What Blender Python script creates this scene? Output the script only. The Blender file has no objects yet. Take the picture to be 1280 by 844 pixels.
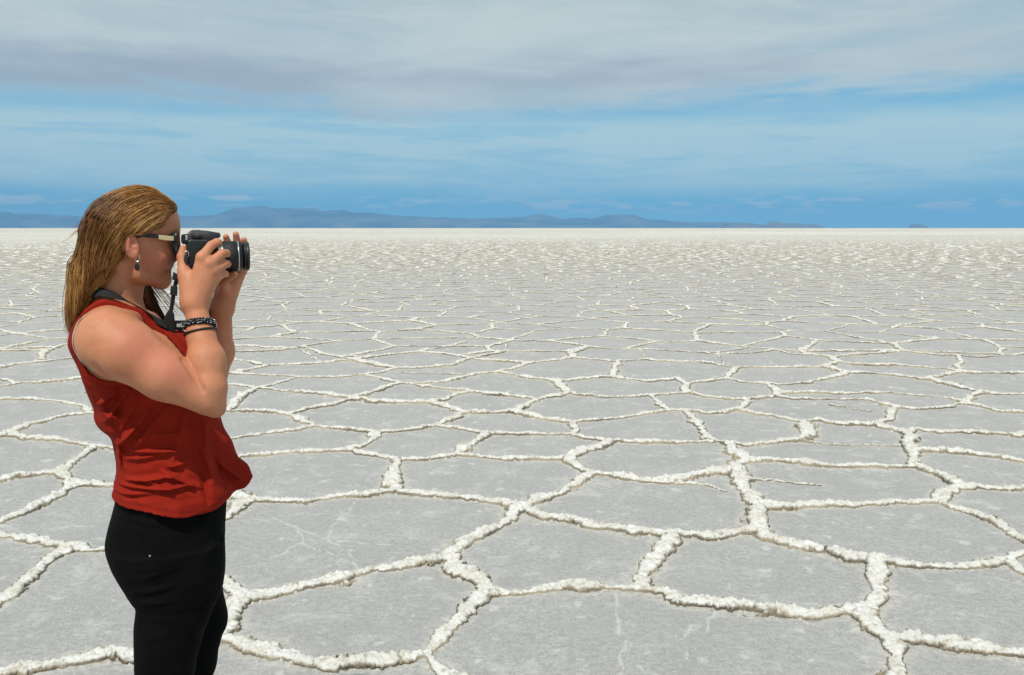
import bpy, bmesh, math, random
import numpy as np
from mathutils import Vector, Matrix
random.seed(7); rng = np.random.default_rng(11)
scene = bpy.context.scene
COL = scene.collection
R = math.radians

# ------------------------------------------------------------------ camera
CAMH, FPX, PITCH = 1.57, 1100.0, math.atan(137.0/1100.0)
cam_d = bpy.data.cameras.new("camera"); cam = bpy.data.objects.new("camera", cam_d); COL.objects.link(cam)
cam.location = (0, 0, CAMH); cam.rotation_euler = (math.pi/2-PITCH, 0, 0)
cam_d.sensor_width = 36; cam_d.lens = 36*FPX/1280; cam_d.clip_start = .05; cam_d.clip_end = 120000
scene.camera = cam
CP, SP = math.cos(PITCH), math.sin(PITCH)
def ray(px, py):
    x = (px-640)/FPX; y = -(py-422)/FPX
    return np.array([x, CP+y*SP, -SP+y*CP])
def ground_pt(px, py):
    d = ray(px, py); t = -CAMH/d[2]
    return (d[0]*t, d[1]*t)

# ------------------------------------------------------------------ light and sky
SUN_EL, SUN_AZ = R(59), math.atan2(-.12, -.42)      # azimuth of the sun as an angle from +Y towards +X
sdir = Vector((math.sin(SUN_AZ)*math.cos(SUN_EL), math.cos(SUN_AZ)*math.cos(SUN_EL), math.sin(SUN_EL)))
sd = bpy.data.lights.new("sun", 'SUN'); sun = bpy.data.objects.new("sun", sd); COL.objects.link(sun)
sd.energy = 3.7; sd.angle = R(.53); sd.color = (1, .955, .88)
sun.rotation_euler = sdir.to_track_quat('Z', 'Y').to_euler()

def nodes_of(tree):
    tree.nodes.clear()
    def n(t, **kw):
        nd = tree.nodes.new(t)
        for k, v in kw.items():
            if k.startswith('i_'):
                key = k[2:]
                nd.inputs[int(key) if key.isdigit() else key.replace('_', ' ')].default_value = v
            else: setattr(nd, k, v)
        return nd
    def L(a, b): tree.links.new(a, b)
    return n, L
def mth(n, L, op, a, b=None, c=None, clamp=False):
    m = n('ShaderNodeMath', operation=op, use_clamp=clamp)
    for i, x in enumerate((a, b, c)):
        if x is None: continue
        if isinstance(x, (int, float)): m.inputs[i].default_value = x
        else: L(x, m.inputs[i])
    return m.outputs[0]
def sstep(n, L, x, lo, hi, o0=0., o1=1.):
    m = n('ShaderNodeMapRange', interpolation_type='SMOOTHSTEP')
    L(x, m.inputs[0]); m.inputs[1].default_value = lo; m.inputs[2].default_value = hi
    m.inputs[3].default_value = o0; m.inputs[4].default_value = o1
    return m.outputs[0]
def mixc(n, L, f, a, b, mode='MIX'):
    m = n('ShaderNodeMix', data_type='RGBA', blend_type=mode)
    for s, x in ((m.inputs[0], f), (m.inputs[6], a), (m.inputs[7], b)):
        if isinstance(x, (int, float)): s.default_value = x
        elif isinstance(x, tuple): s.default_value = (*x, 1) if len(x) == 3 else x
        else: L(x, s)
    return m.outputs[2]
def noise(n, L, vec, scale, detail=4, rough=.55, dist=0.):
    t = n('ShaderNodeTexNoise'); t.inputs['Scale'].default_value = scale; t.inputs['Detail'].default_value = detail
    t.inputs['Roughness'].default_value = rough; t.inputs['Distortion'].default_value = dist
    if vec is not None: L(vec, t.inputs['Vector'])
    return t.outputs[0]

world = bpy.data.worlds.new("World"); scene.world = world; world.use_nodes = True
n, L = nodes_of(world.node_tree)
SKYS = .10
sky = n('ShaderNodeTexSky', sky_type='NISHITA', sun_disc=False, sun_elevation=SUN_EL, sun_rotation=SUN_AZ,
        altitude=3650, air_density=1.0, dust_density=.3, ozone_density=2.5)
tc = n('ShaderNodeTexCoord'); gen = tc.outputs['Generated']
sep = n('ShaderNodeSeparateXYZ'); L(gen, sep.inputs[0])
X, Y, Z = sep.outputs
az = mth(n, L, 'ARCTAN2', X, Y); el = mth(n, L, 'ARCSINE', Z)
def skyvec(sa, se, off=0.):
    c = n('ShaderNodeCombineXYZ')
    L(mth(n, L, 'MULTIPLY', az, sa), c.inputs[0]); L(mth(n, L, 'MULTIPLY', el, se), c.inputs[1]); c.inputs[2].default_value = off
    return c.outputs[0]
base = mixc(n, L, 1., sky.outputs[0], (.62, 1.0, 1.12), 'MULTIPLY')
base = mixc(n, L, sstep(n, L, el, .02, .24, .92, .55), base, (1.2, 4.5, 6.9))
base = mixc(n, L, sstep(n, L, el, -.01, .045, .75, .0), base, (3.3, 7.0, 8.0))
n1 = noise(n, L, skyvec(2.6, 10, 3.1), 1.0, 6, .55, .4)
n2 = noise(n, L, skyvec(5, 40, 7.7), 1.0, 7, .6, .5)
n3 = noise(n, L, skyvec(12, 95, 1.3), 1.0, 7, .62, .4)
n5 = noise(n, L, skyvec(3.4, 15, 21.3), 1.0, 6, .58, .6)
n6 = noise(n, L, skyvec(1.6, 9, 33.), 1.0, 5, .55, .3)
def sub5(x, k): return mth(n, L, 'MULTIPLY', mth(n, L, 'SUBTRACT', x, .5), k)
# big cloud deck with an uneven lower edge
edge = mth(n, L, 'ADD', mth(n, L, 'ADD', el, sub5(n1, .075)), sub5(n2, .055))
edge = mth(n, L, 'ADD', edge, sub5(n3, .02))
deck = sstep(n, L, edge, .120, .152)
deck = mth(n, L, 'MULTIPLY', deck, sstep(n, L, n5, .26, .50, .78, 1.))
# thin veil of streaks beneath it
veilband = mth(n, L, 'MULTIPLY', sstep(n, L, mth(n, L, 'ADD', el, sub5(n1, .06)), .020, .056), sstep(n, L, mth(n, L, 'ADD', el, sub5(n2, .03)), .108, .128, 1., .42))
veil = sstep(n, L, mth(n, L, 'ADD', n2, sub5(n3, .55)), .31, .56, .62, 1.)
veil = mth(n, L, 'MULTIPLY', veil, veilband)
wisps = mth(n, L, 'MULTIPLY', sstep(n, L, n3, .50, .70), sstep(n, L, el, .008, .04, .25, .6))
veil = mth(n, L, 'MAXIMUM', veil, wisps)
# small cumulus low over the horizon
pv = noise(n, L, skyvec(26, 130, 4.4), 1.0, 6, .6, .2)
pband = mth(n, L, 'MULTIPLY', sstep(n, L, el, .013, .019), sstep(n, L, el, .028, .038, 1., 0.))
puff = mth(n, L, 'MULTIPLY', sstep(n, L, pv, .50, .62), pband)
puff = mth(n, L, 'MULTIPLY', puff, .8)
def lobe(x, c0, w): return sstep(n, L, mth(n, L, 'ABSOLUTE', mth(n, L, 'SUBTRACT', x, c0)), 0., w, 1., 0.)
for a0, e0, wa, we in ((.452, .0232, .055, .0085), (.125, .0232, .022, .006), (.045, .0245, .05, .007), (-.15, .0235, .03, .006), (.19, .0265, .03, .006), (-.30, .031, .06, .008), (-.52, .027, .06, .009)):
    lb = mth(n, L, 'MULTIPLY', lobe(az, a0, wa), lobe(el, e0, we))
    lb = sstep(n, L, mth(n, L, 'ADD', lb, sub5(pv, 2.2)), .38, .75, 0., .85)
    puff = mth(n, L, 'MAXIMUM', puff, lb)
ccol = mixc(n, L, sstep(n, L, n5, .32, .66), (4.9, 5.85, 6.1), (6.0, 6.75, 6.8))
ccol = mixc(n, L, mth(n, L, 'MULTIPLY', sstep(n, L, n3, .45, .7), .35), ccol, (6.4, 7.0, 7.0))
under = mth(n, L, 'MULTIPLY', sstep(n, L, edge, .125, .150), sstep(n, L, edge, .155, .20, 1., 0.))
under = mth(n, L, 'MULTIPLY', under, sstep(n, L, n6, .40, .60, .1, .95))
ccol = mixc(n, L, under, ccol, (3.8, 4.45, 5.2))
c = mixc(n, L, veil, base, (4.8, 6.75, 7.3))
c = mixc(n, L, mth(n, L, 'MULTIPLY', deck, .95), c, ccol)
c = mixc(n, L, puff, c, (6.4, 7.1, 7.4))
bg = n('ShaderNodeBackground'); bg.inputs[1].default_value = SKYS; L(c, bg.inputs[0])
wo = n('ShaderNodeOutputWorld'); L(bg.outputs[0], wo.inputs[0])
scene.view_settings.view_transform = 'Standard'; scene.view_settings.look = 'None'
scene.view_settings.exposure = 0; scene.view_settings.gamma = 1
scene.render.engine = 'CYCLES'
scene.cycles.use_denoising = True
try: scene.cycles.denoiser = 'OPENIMAGEDENOISE'
except Exception: pass
scene.cycles.max_bounces = 6; scene.cycles.diffuse_bounces = 3; scene.cycles.volume_bounces = 0
scene.cycles.transparent_max_bounces = 8

def material(name):
    m = bpy.data.materials.new(name); m.use_nodes = True
    n, L = nodes_of(m.node_tree)
    b = n('ShaderNodeBsdfPrincipled'); o = n('ShaderNodeOutputMaterial'); L(b.outputs[0], o.inputs[0])
    return m, n, L, b
def simple(name, col, rough=.5, metal=0., var=.12, scale=60., bump=0., spec=.5):
    m, n, L, b = material(name)
    tc = n('ShaderNodeTexCoord')
    nz = noise(n, L, tc.outputs['Object'], scale, 4, .6)
    f = sstep(n, L, nz, .3, .7)
    c = mixc(n, L, f, tuple(x*(1-var) for x in col), tuple(min(1, x*(1+var)) for x in col))
    L(c, b.inputs['Base Color']); b.inputs['Roughness'].default_value = rough; b.inputs['Metallic'].default_value = metal
    b.inputs['Specular IOR Level'].default_value = spec
    if bump:
        bp = n('ShaderNodeBump'); bp.inputs['Strength'].default_value = bump; bp.inputs['Distance'].default_value = .002
        L(nz, bp.inputs['Height']); L(bp.outputs[0], b.inputs['Normal'])
    return m

def mesh_np(name, verts, faces, mat, parent=None, attrs=None, smooth=True):
    """verts (n,3); faces (m,4) or (m,3) int array -> one linked mesh object"""
    verts = np.asarray(verts, np.float32); faces = np.asarray(faces, np.int32)
    me = bpy.data.meshes.new(name); k = faces.shape[1]
    me.vertices.add(len(verts)); me.vertices.foreach_set('co', verts.ravel())
    me.loops.add(faces.size); me.loops.foreach_set('vertex_index', faces.ravel())
    me.polygons.add(len(faces)); me.polygons.foreach_set('loop_start', np.arange(0, faces.size, k, dtype=np.int32))
    me.update(calc_edges=True)
    me.polygons.foreach_set('use_smooth', np.full(len(faces), smooth)); 
    for an, av in (attrs or {}).items():
        a = me.attributes.new(an, 'FLOAT', 'POINT'); a.data.foreach_set('value', np.asarray(av, np.float32).ravel())
    me.update()
    o = bpy.data.objects.new(name, me); COL.objects.link(o)
    if mat: me.materials.append(mat)
    if parent: o.parent = parent
    return o
def tag(o, label=None, cat=None, group=None, kind=None):
    if label: o['label'] = label
    if cat: o['category'] = cat
    if group: o['group'] = group
    if kind: o['kind'] = kind
    return o

# ------------------------------------------------------------------ noise on arrays
def hash2(ix, iy, s):
    h = (ix.astype(np.int64)*374761393 + iy.astype(np.int64)*668265263 + s*974634777) & 0x7fffffff
    h = ((h ^ (h >> 13))*1274126177) & 0x7fffffff
    h = ((h ^ (h >> 16))*2246822519) & 0x7fffffff
    return ((h ^ (h >> 15)) & 0xffffff).astype(np.float32)/np.float32(0xffffff)
def vnoise(x, y, s=0):
    ix = np.floor(x); iy = np.floor(y); fx = (x-ix).astype(np.float32); fy = (y-iy).astype(np.float32)
    fx = fx*fx*(3-2*fx); fy = fy*fy*(3-2*fy); ix = ix.astype(np.int64); iy = iy.astype(np.int64)
    a = hash2(ix, iy, s); b = hash2(ix+1, iy, s); c_ = hash2(ix, iy+1, s); d = hash2(ix+1, iy+1, s)
    return (a+(b-a)*fx)*(1-fy) + (c_+(d-c_)*fx)*fy
def fbm(x, y, s=0, o=3, g=.5):
    t = 0; w = 1; tot = 0
    for i in range(o):
        t = t + w*vnoise(x*2**i+17*i, y*2**i-9*i, s+i); tot += w; w *= g
    return t/tot
def sm(x, a, b):
    t = np.clip((x-a)/(b-a), 0, 1); return t*t*(3-2*t)

# ------------------------------------------------------------------ the salt crust
# ridges read off the photograph as places on the ground (photo position -> ground point)
RIDGES = """
307,624 345,626 381,627 431,619 470,617 499,614
499,614 492,597 499,577
499,614 546,620 600,624 637,629 655,633
655,633 616,661 583,679 568,696
568,696 515,705 468,711 408,725 340,742 297,748
568,696 576,711 600,725 611,737
611,737 589,758 552,789 536,812
536,812 482,821 421,827 388,821 347,811 300,803 275,800 220,812 167,821 135,820 84,829 27,836 0,843 -50,856
297,748 291,765 280,782 275,800
297,748 280,732 230,705 180,697 135,690
307,626 287,646 255,662 230,705
307,624 270,612 230,615 180,612 141,608 98,607
536,812 549,829 572,846 600,875 640,910
98,607 54,632 17,648 0,653 -60,672
98,607 84,597 75,592 61,592 20,595 0,600 -60,606
75,592 88,584 104,570 117,561 125,558 141,560 220,575 292,573
89,685 67,683 34,676 0,668 -60,660
89,685 101,685 114,690 135,690
89,685 67,698 34,725 0,747 -50,775
655,633 701,617 738,593
655,633 684,646 714,649 745,658 788,663 829,671 837,669
837,669 886,673 923,666 942,664
837,669 835,688 815,711 802,735
611,737 624,742 667,742 711,735 751,735 802,737
802,737 829,742 856,752 886,755 936,760 967,762 1018,770 1041,767 1065,762 1083,760
942,664 946,647 945,632 936,625 925,604 920,590
738,593 768,597 802,600 836,600 876,595 920,590
738,593 724,585 710,574
710,574 667,575 634,575 600,572 573,569 536,575 499,577
710,574 731,565 760,552
920,590 930,577 922,571 912,561 903,553
903,553 885,549 876,539 862,520 855,513
760,552 787,553 831,553 885,552
903,553 924,556 959,554 1001,550
1001,550 1006,539 998,527
998,527 974,522 944,518 922,512
998,527 1019,525 1048,530 1090,531 1126,539 1133,541
922,512 930,503 933,499
922,512 900,516 881,517 869,514 855,513
933,499 912,500 881,496 857,492
933,499 945,499 971,496
971,496 972,489 961,481
971,496 989,499 1019,500 1054,499 1084,500 1120,509
1120,509 1108,524 1095,531
1120,510 1146,512 1173,511 1203,504
1203,504 1212,496 1227,491
1227,491 1241,493 1280,494 1340,497
1227,491 1197,484 1176,479 1158,474
1203,504 1224,508 1250,515 1280,516 1340,519
1203,502 1182,497 1138,493 1108,491 1078,491 1054,493 1019,491 974,493
1158,474 1176,470 1198,465
1198,465 1201,453 1197,444
1198,465 1215,466 1250,466 1280,467 1340,468
1198,465 1185,461 1152,459 1123,457 1078,457 1048,453
1040,447 1034,445 1048,453
1048,453 1031,459 983,460 945,460 921,460
921,460 900,457 881,453 844,453 803,450 772,452
921,460 906,473
906,473 930,478 961,480
961,480 977,481 1013,479 1034,472 1060,466
1060,466 1046,462 1034,460
1060,466 1084,467 1120,470 1158,475
906,473 897,475 875,478 856,480
856,480 847,473 812,478 769,472
856,480 853,487 857,492
857,492 837,493 812,495
812,495 831,509 841,514 855,513
841,514 812,517 775,522 718,528
812,495 787,497 750,497 711,493
711,493 703,483 700,478
700,478 725,475 750,472 769,472
769,472 768,460 772,452
772,452 741,450 716,447
716,447 694,451 655,455
716,447 709,442 734,434
655,455 605,450 590,448
655,455 641,462 625,466
625,466 662,473 700,478
625,466 592,468 555,478 517,481
711,493 672,500 659,506 641,515
641,515 600,517 583,515
641,515 662,520 691,525 715,529
715,529 717,537 711,542
711,542 734,548 760,552
711,542 687,543 647,543 610,542
610,542 592,555 573,568
610,542 571,536 546,532
546,532 561,526 577,520 583,515
546,532 514,537 474,540
474,540 436,536 393,532
474,540 467,548 452,557 436,562
436,562 455,567 480,572 499,577
436,562 405,564 358,565 317,570 292,573
393,532 377,525 362,517
393,532 374,537 336,542 286,548 200,540 125,515
362,517 327,514 280,514 200,505 120,490
362,517 386,511 414,506 438,499
438,499 405,493 358,490 322,485
438,499 467,503 505,504 533,503
533,503 552,507 583,515
533,503 552,501 571,493 586,490
586,490 608,493 639,495 672,500
586,490 561,487 530,484 515,481
438,498 455,493 480,486 503,480
503,480 517,481
503,480 480,476 455,469
455,469 421,472 374,472
374,472 336,470 289,467 200,462 100,460
374,472 349,479 322,486
322,486 299,482 280,481 200,478 100,473
322,486 305,493 285,513
455,469 474,467 492,461
492,461 514,461 561,457 590,448
492,461 467,456 442,450
405,454 442,450 474,445 524,440 561,443 590,448
524,440 555,434 580,428
405,454 364,456 333,457 311,462 289,467
333,457 310,452 292,450 200,450 90,448
107,508 64,501 32,499 0,499 -60,498
107,508 125,505
107,508 115,517
125,516 92,518 64,524 32,531 13,541
13,541 0,545 -60,549
13,541 32,548 75,549 96,554 125,558
-60,474 0,475 21,479 53,479 100,473
-60,485 0,484 30,479
-60,463 0,460 21,455 53,452 90,448
55,449 51,443 55,439
1083,760 1099,748 1102,722 1102,701
1102,701 1068,700 1035,691 994,684 954,673 942,664
1102,703 1136,708 1186,708 1237,705 1257,700
1257,700 1280,696 1340,688
1257,700 1280,716 1340,742
1083,760 1084,775 1102,792 1112,800
1112,800 1142,801 1186,807 1237,814 1280,819 1340,826
1112,800 1122,822 1119,846 1130,900
945,632 984,634 1035,632 1085,632 1136,629 1168,626
1168,626 1186,634 1220,644 1253,658 1280,673 1340,700
1168,626 1176,617 1189,611 1202,611
1202,611 1220,610 1253,612 1280,610 1340,611
1202,611 1186,599 1156,589 1142,584
1142,584 1102,584 1068,582 1035,582 1001,580 967,577 930,577
1142,584 1138,576 1146,563
1146,563 1158,563 1197,565 1241,570 1280,576 1340,584
1146,563 1136,557 1139,548 1133,541
1133,541 1143,535 1161,539 1197,540 1241,542 1280,546 1340,551
"""
BORDER = [(-60,437),(0,439),(55,439),(75,433),(90,430),(140,437),(200,440),(292,440),(342,439),(380,434),(405,443),(442,450),(474,445),(524,440),
 (561,443),(590,448),(617,443),(633,439),(647,440),(706,440),(734,434),(756,436),(802,437),(850,439),(897,443),(945,441),(974,437),(989,442),(1019,444),
 (1040,447),(1048,445),(1093,442),(1129,439),(1167,444),(1197,444),(1221,447),(1256,445),(1280,442),(1340,440)]
THIN = """
937,600 960,602 984,604 1021,607
1034,506 1050,509 1066,512 1085,515
1003,552 1020,556 1060,556 1123,557
499,467 540,468 567,468 592,468
802,437 805,447
897,443 905,457
790,600 880,606 905,614
380,434 378,440 405,454
617,443 590,448
633,439 632,430
"""
CRACKS = """
344,647 361,654 381,663 415,673 425,681 436,695 445,708
452,627 445,639 430,647 416,658 415,673
373,662 376,676 357,688 342,696
376,676 395,685 411,693
775,742 771,765 770,782 777,806 773,843 770,870
857,782 851,799 859,822 858,828
886,760 876,772 878,789
436,675 460,680 490,682
"""
def polylines(t): return [[tuple(map(float, p.split(','))) for p in l.split()] for l in t.strip().splitlines()]
segs = []                                            # (ax,ay,bx,by,weight,kind)
for lines, w, kd in ((polylines(RIDGES), 1., 0), ([BORDER], .85, 0), (polylines(THIN), .34, 0), (polylines(CRACKS), 1., 1)):
    for pl in lines:
        g = [ground_pt(*p) for p in pl]
        for a, b in zip(g[:-1], g[1:]): segs.append((*a, *b, w, kd))

def axis_steps():
    fine = np.arange(-33, 33.001, .060)
    med = np.arange(33.12, 56, .16); far_ = np.concatenate([np.arange(56.4, 112, .45), np.arange(114, 180, 2.2)])
    pos = np.concatenate([med, far_])
    th = np.concatenate([-pos[::-1], fine, pos, [180.]])
    return np.radians(th)
TH = axis_steps()
q = np.concatenate([[.055, .12, .25, .45, .7, 1.], np.arange(1.5, 12, .4), np.arange(12, 120, .3), np.arange(120, 200, .45), np.arange(200, 640, .8), np.arange(640, 830, 1.6)])
rr = CAMH*1100/q
rr = np.concatenate([rr, np.arange(rr[-1]-.05, .3, -.07), [.12, .02]])
QQ = CAMH*1100/rr
NR, NC = len(rr), len(TH)
GX = (rr[:, None]*np.sin(TH)[None]); GY = (rr[:, None]*np.cos(TH)[None])
# wandering of the ridge lines
near = rr < 400
WX = GX+ (fbm(GX*2.3, GY*2.3, 5, 3)-.5)*.10 + (fbm(GX*11, GY*11, 9, 2)-.5)*.035
WY = GY+ (fbm(GX*2.3+50, GY*2.3, 6, 3)-.5)*.10 + (fbm(GX*11+50, GY*11, 10, 2)-.5)*.035
D = np.full((NR, NC), 9., np.float32); NXd = np.zeros((NR, NC), np.float32); NYd = np.zeros((NR, NC), np.float32)
WT = np.ones((NR, NC), np.float32); CR = np.full((NR, NC), 9., np.float32)
M = .30
for ax, ay, bx, by, w, kd in segs:
    ra, rb = math.hypot(ax, ay), math.hypot(bx, by)
    ta, tb = math.atan2(ax, ay), math.atan2(bx, by)
    r0, r1 = max(.3, min(ra, rb)-M), max(ra, rb)+M; dth = M/max(r0, .5)
    i0 = np.searchsorted(-rr, -r1); i1 = np.searchsorted(-rr, -r0)
    j0 = np.searchsorted(TH, min(ta, tb)-dth); j1 = np.searchsorted(TH, max(ta, tb)+dth)
    if i1 <= i0 or j1 <= j0: continue
    sl = (slice(i0, i1), slice(j0, j1))
    x, y = WX[sl], WY[sl]; dx, dy = bx-ax, by-ay; l2 = dx*dx+dy*dy+1e-9
    h = np.clip(((x-ax)*dx+(y-ay)*dy)/l2, 0, 1); ex, ey = x-ax-h*dx, y-ay-h*dy
    d = np.sqrt(ex*ex+ey*ey)
    if kd: CR[sl] = np.minimum(CR[sl], d); continue
    de = d/w; m = de < D[sl]
    D[sl] = np.where(m, de, D[sl]); NXd[sl] = np.where(m, ex/(d+1e-6), NXd[sl]); NYd[sl] = np.where(m, ey/(d+1e-6), NYd[sl]); WT[sl] = np.where(m, w, WT[sl])
# cells nobody could trace one by one: the same pattern carried on to the horizon
poly = [ground_pt(*p) for p in BORDER]
top = np.array(poly)
def inside_traced(x, y):
    ybord = np.interp(x, top[:, 0], top[:, 1])
    th = np.degrees(np.arctan2(x, y))
    lo, hi = math.degrees(math.atan2(-700/1100, 1)), math.degrees(math.atan2(700/1100, 1))
    bottom = ground_pt(640, 905)[1]
    return (y < ybord) & (th > lo) & (th < hi) & (y > bottom)
ins = inside_traced(WX, WY)
rows_v = np.where((rr < 240))[0]
CS = 1.12
for i0 in range(0, len(rows_v), 200):
    rws = rows_v[i0:i0+200]; sl = slice(rws[0], rws[-1]+1)
    x = WX[sl]/CS; y = WY[sl]/(CS*1.0); ix = np.floor(x).astype(np.int64); iy = np.floor(y).astype(np.int64)
    pts = []
    for a in (-2, -1, 0, 1, 2):
        for b in (-2, -1, 0, 1, 2):
            cx, cy = ix+a, iy+b
            pts.append((cx+.5*(cy % 2)+.08+.84*hash2(cx, cy, 3)-.25, cy+.08+.84*hash2(cx, cy, 4)))
    PX = np.stack([p[0] for p in pts]).astype(np.float32); PY = np.stack([p[1] for p in pts]).astype(np.float32)
    d2 = (PX-x[None])**2+(PY-y[None])**2; k = d2.argmin(0)
    kx = np.take_along_axis(PX, k[None], 0)[0]; ky = np.take_along_axis(PY, k[None], 0)[0]
    best = np.full(x.shape, 9., np.float32); bnx = np.zeros_like(best); bny = np.zeros_like(best)
    for s in range(25):
        vx, vy = PX[s]-kx, PY[s]-ky; l = np.sqrt(vx*vx+vy*vy); ok = l > 1e-4; l = np.where(ok, l, 1)
        d = ((kx+PX[s])/2-x)*vx/l+((ky+PY[s])/2-y)*vy/l
        m = ok & (d < best); best = np.where(m, d, best); bnx = np.where(m, -vx/l, bnx); bny = np.where(m, -vy/l, bny)
    best = best*CS
    m = (~ins[sl]) & (best < D[sl])
    D[sl] = np.where(m, best, D[sl]); NXd[sl] = np.where(m, bnx, NXd[sl]); NYd[sl] = np.where(m, bny, NYd[sl]); WT[sl] = np.where(m, 1., WT[sl])
    # (the traced part keeps its own lines; outside it these take over)
RC = np.broadcast_to(rr[:, None], D.shape)
vary = fbm(GX*.9+3, GY*.9, 21, 3); fine = fbm(GX*17, GY*17, 31, 4, .6); fine2 = fbm(GX*52, GY*52, 41, 3, .6)
lump = fbm(GX*7, GY*7, 51, 2)
ROWSTEP = np.abs(np.gradient(rr))[:, None]; COLSTEP = rr[:, None]*np.gradient(TH)[None]
W = (.0395*(.45+1.1*vary)*(.5+1.0*lump)); W = np.maximum(W, np.minimum(.55*ROWSTEP, .22)); W = np.maximum(W, np.minimum(.7*COLSTEP, .2)); H = .0180*(.40+1.2*vary)*(.4+1.2*lump)*np.where(WT < .6, .45, 1)
def clods(x, y, s):
    ix = np.floor(x).astype(np.int64); iy = np.floor(y).astype(np.int64)
    best = np.full(x.shape, 9., np.float32); rid = np.zeros(x.shape, np.float32)
    for a in (-1, 0, 1):
        for b in (-1, 0, 1):
            cx, cy = ix+a, iy+b
            d = (cx+hash2(cx, cy, s)-x)**2+(cy+hash2(cx, cy, s+1)-y)**2
            m = d < best; best = np.where(m, d, best).astype(np.float32); rid = np.where(m, hash2(cx, cy, s+2), rid)
    return np.sqrt(best), rid
cd1, cr1 = clods(GX*19, GY*19, 91); cd2, cr2 = clods(GX*43+.3*fine, GY*43, 95)
close = sm(-RC, -18., -8.)
t = D/W + (fine-.5)*1.25 + ((cr1-.5)*.34 + (cr2-.5)*.30)*(.35+.65*close) + (cd2-.5)*.22*close
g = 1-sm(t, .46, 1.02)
crk = np.clip(1-CR/(.012*(.4+1.2*fine2)), 0, 1)*(fine > .40)
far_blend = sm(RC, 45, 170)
hz = g*H*(.62+.44*fine+.34*cr1) + g*((.55-cd1)*.0065 + (.5-cd2)*.009 + (fine2-.5)*.012)*(.3+.7*close) + crk*.004
spike = sm(fine2*.6+lump*.4, .62, .72)*g; apron = sm(-D/W, -2.6, -1.0)*(1-g)
bits = sm(cr2, .87, .92)*sm(-cd2, -.42, -.20)*apron*sm(vary, .35, .6)
hz = hz+spike*.005*close+bits*.010*close
hz = hz + (fbm(GX*.7, GY*.7, 61, 2)-.5)*.012*(1-far_blend) + (fbm(GX*9, GY*9, 71, 3)-.5)*.004*sm(-RC, -14., -9.)
over = .020*np.sin(np.pi*np.clip(g, 0, 1))*sm(fine*.5+lump*.5, .28, .62)*sm(-RC, -22., -12.)
GX2 = GX+NXd*over; GY2 = GY+NYd*over
crk = np.maximum(crk, bits*close)
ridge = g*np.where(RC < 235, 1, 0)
fmix = np.clip(.60+(fine-.5)*(2.0-1.1*sm(RC, 60, 160))+(fbm(GX*.25, GY*.25, 81, 3)-.5)*.5+(fbm(GX*.012, GY*.012, 83, 3)-.5)*.9, .0, 1)
hz = np.where(RC > 600, 0, hz)
idx = np.arange(NR*NC, dtype=np.int32).reshape(NR, NC)
f = np.stack([idx[:-1, :-1], idx[1:, :-1], idx[1:, 1:], idx[:-1, 1:]], -1).reshape(-1, 4)
GV = np.stack([GX2, GY2, hz], -1).reshape(-1, 3)

m, n, L, b = material('salt_crust')
at = n('ShaderNodeAttribute', attribute_name='ridge'); ac = n('ShaderNodeAttribute', attribute_name='crack')
tc = n('ShaderNodeTexCoord'); ob = tc.outputs['Object']
mp = n('ShaderNodeMapping'); L(ob, mp.inputs[0])
na = noise(n, L, ob, 2.2, 4, .6); nb = noise(n, L, ob, 34, 5, .65); nf = noise(n, L, ob, 150, 4, .75)
nd = noise(n, L, ob, 9., 4, .6, .3)
plate = mixc(n, L, sstep(n, L, na, .3, .7), (.440, .436, .427), (.505, .499, .488))
plate = mixc(n, L, sstep(n, L, nb, .36, .62, .75, 0.), plate, (.335, .33, .325))
plate = mixc(n, L, sstep(n, L, nf, .38, .60, .75, 0.), plate, (.27, .265, .26))
plate = mixc(n, L, sstep(n, L, nd, .60, .70, 0., .55), plate, (.62, .615, .60))
nm = noise(n, L, ob, 5.2, 6, .72, .5)
plate = mixc(n, L, sstep(n, L, nm, .52, .66, 0., .35), plate, (.60, .59, .57))
plate = mixc(n, L, sstep(n, L, nm, .34, .46, .45, 0.), plate, (.34, .335, .33))
ap = n('ShaderNodeAttribute', attribute_name='apron')
plate = mixc(n, L, mth(n, L, 'MULTIPLY', ap.outputs['Fac'], sstep(n, L, nb, .38, .62, .15, .8)), plate, (.56, .54, .48))
plate = mixc(n, L, mth(n, L, 'MULTIPLY', ac.outputs['Fac'], .45), plate, (.68, .67, .64))
white = mixc(n, L, sstep(n, L, nd, .35, .65), (.62, .605, .555), (.71, .705, .685))
white = mixc(n, L, sstep(n, L, nb, .32, .52, .8, 0.), white, (.42, .37, .27))
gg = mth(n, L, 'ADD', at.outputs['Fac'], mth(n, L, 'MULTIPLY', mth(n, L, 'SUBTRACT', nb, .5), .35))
tan = mixc(n, L, sstep(n, L, na, .35, .65), (.15, .125, .09), (.36, .31, .225))  # tan dirt on ridge flanks, darkened to paint in shade under their overhang
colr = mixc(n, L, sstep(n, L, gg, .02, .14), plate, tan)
colr = mixc(n, L, sstep(n, L, gg, .46, .92), colr, white)
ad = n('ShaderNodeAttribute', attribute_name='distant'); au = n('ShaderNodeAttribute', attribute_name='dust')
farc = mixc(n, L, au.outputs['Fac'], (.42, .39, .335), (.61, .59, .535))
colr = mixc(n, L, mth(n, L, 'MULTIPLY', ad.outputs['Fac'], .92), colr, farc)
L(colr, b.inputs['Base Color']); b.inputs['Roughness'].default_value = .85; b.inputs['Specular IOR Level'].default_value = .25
bp = n('ShaderNodeBump'); bp.inputs['Strength'].default_value = .8; bp.inputs['Distance'].default_value = .011
L(mth(n, L, 'ADD', nb, mth(n, L, 'MULTIPLY', nf, .5)), bp.inputs['Height']); L(bp.outputs[0], b.inputs['Normal'])
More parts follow.
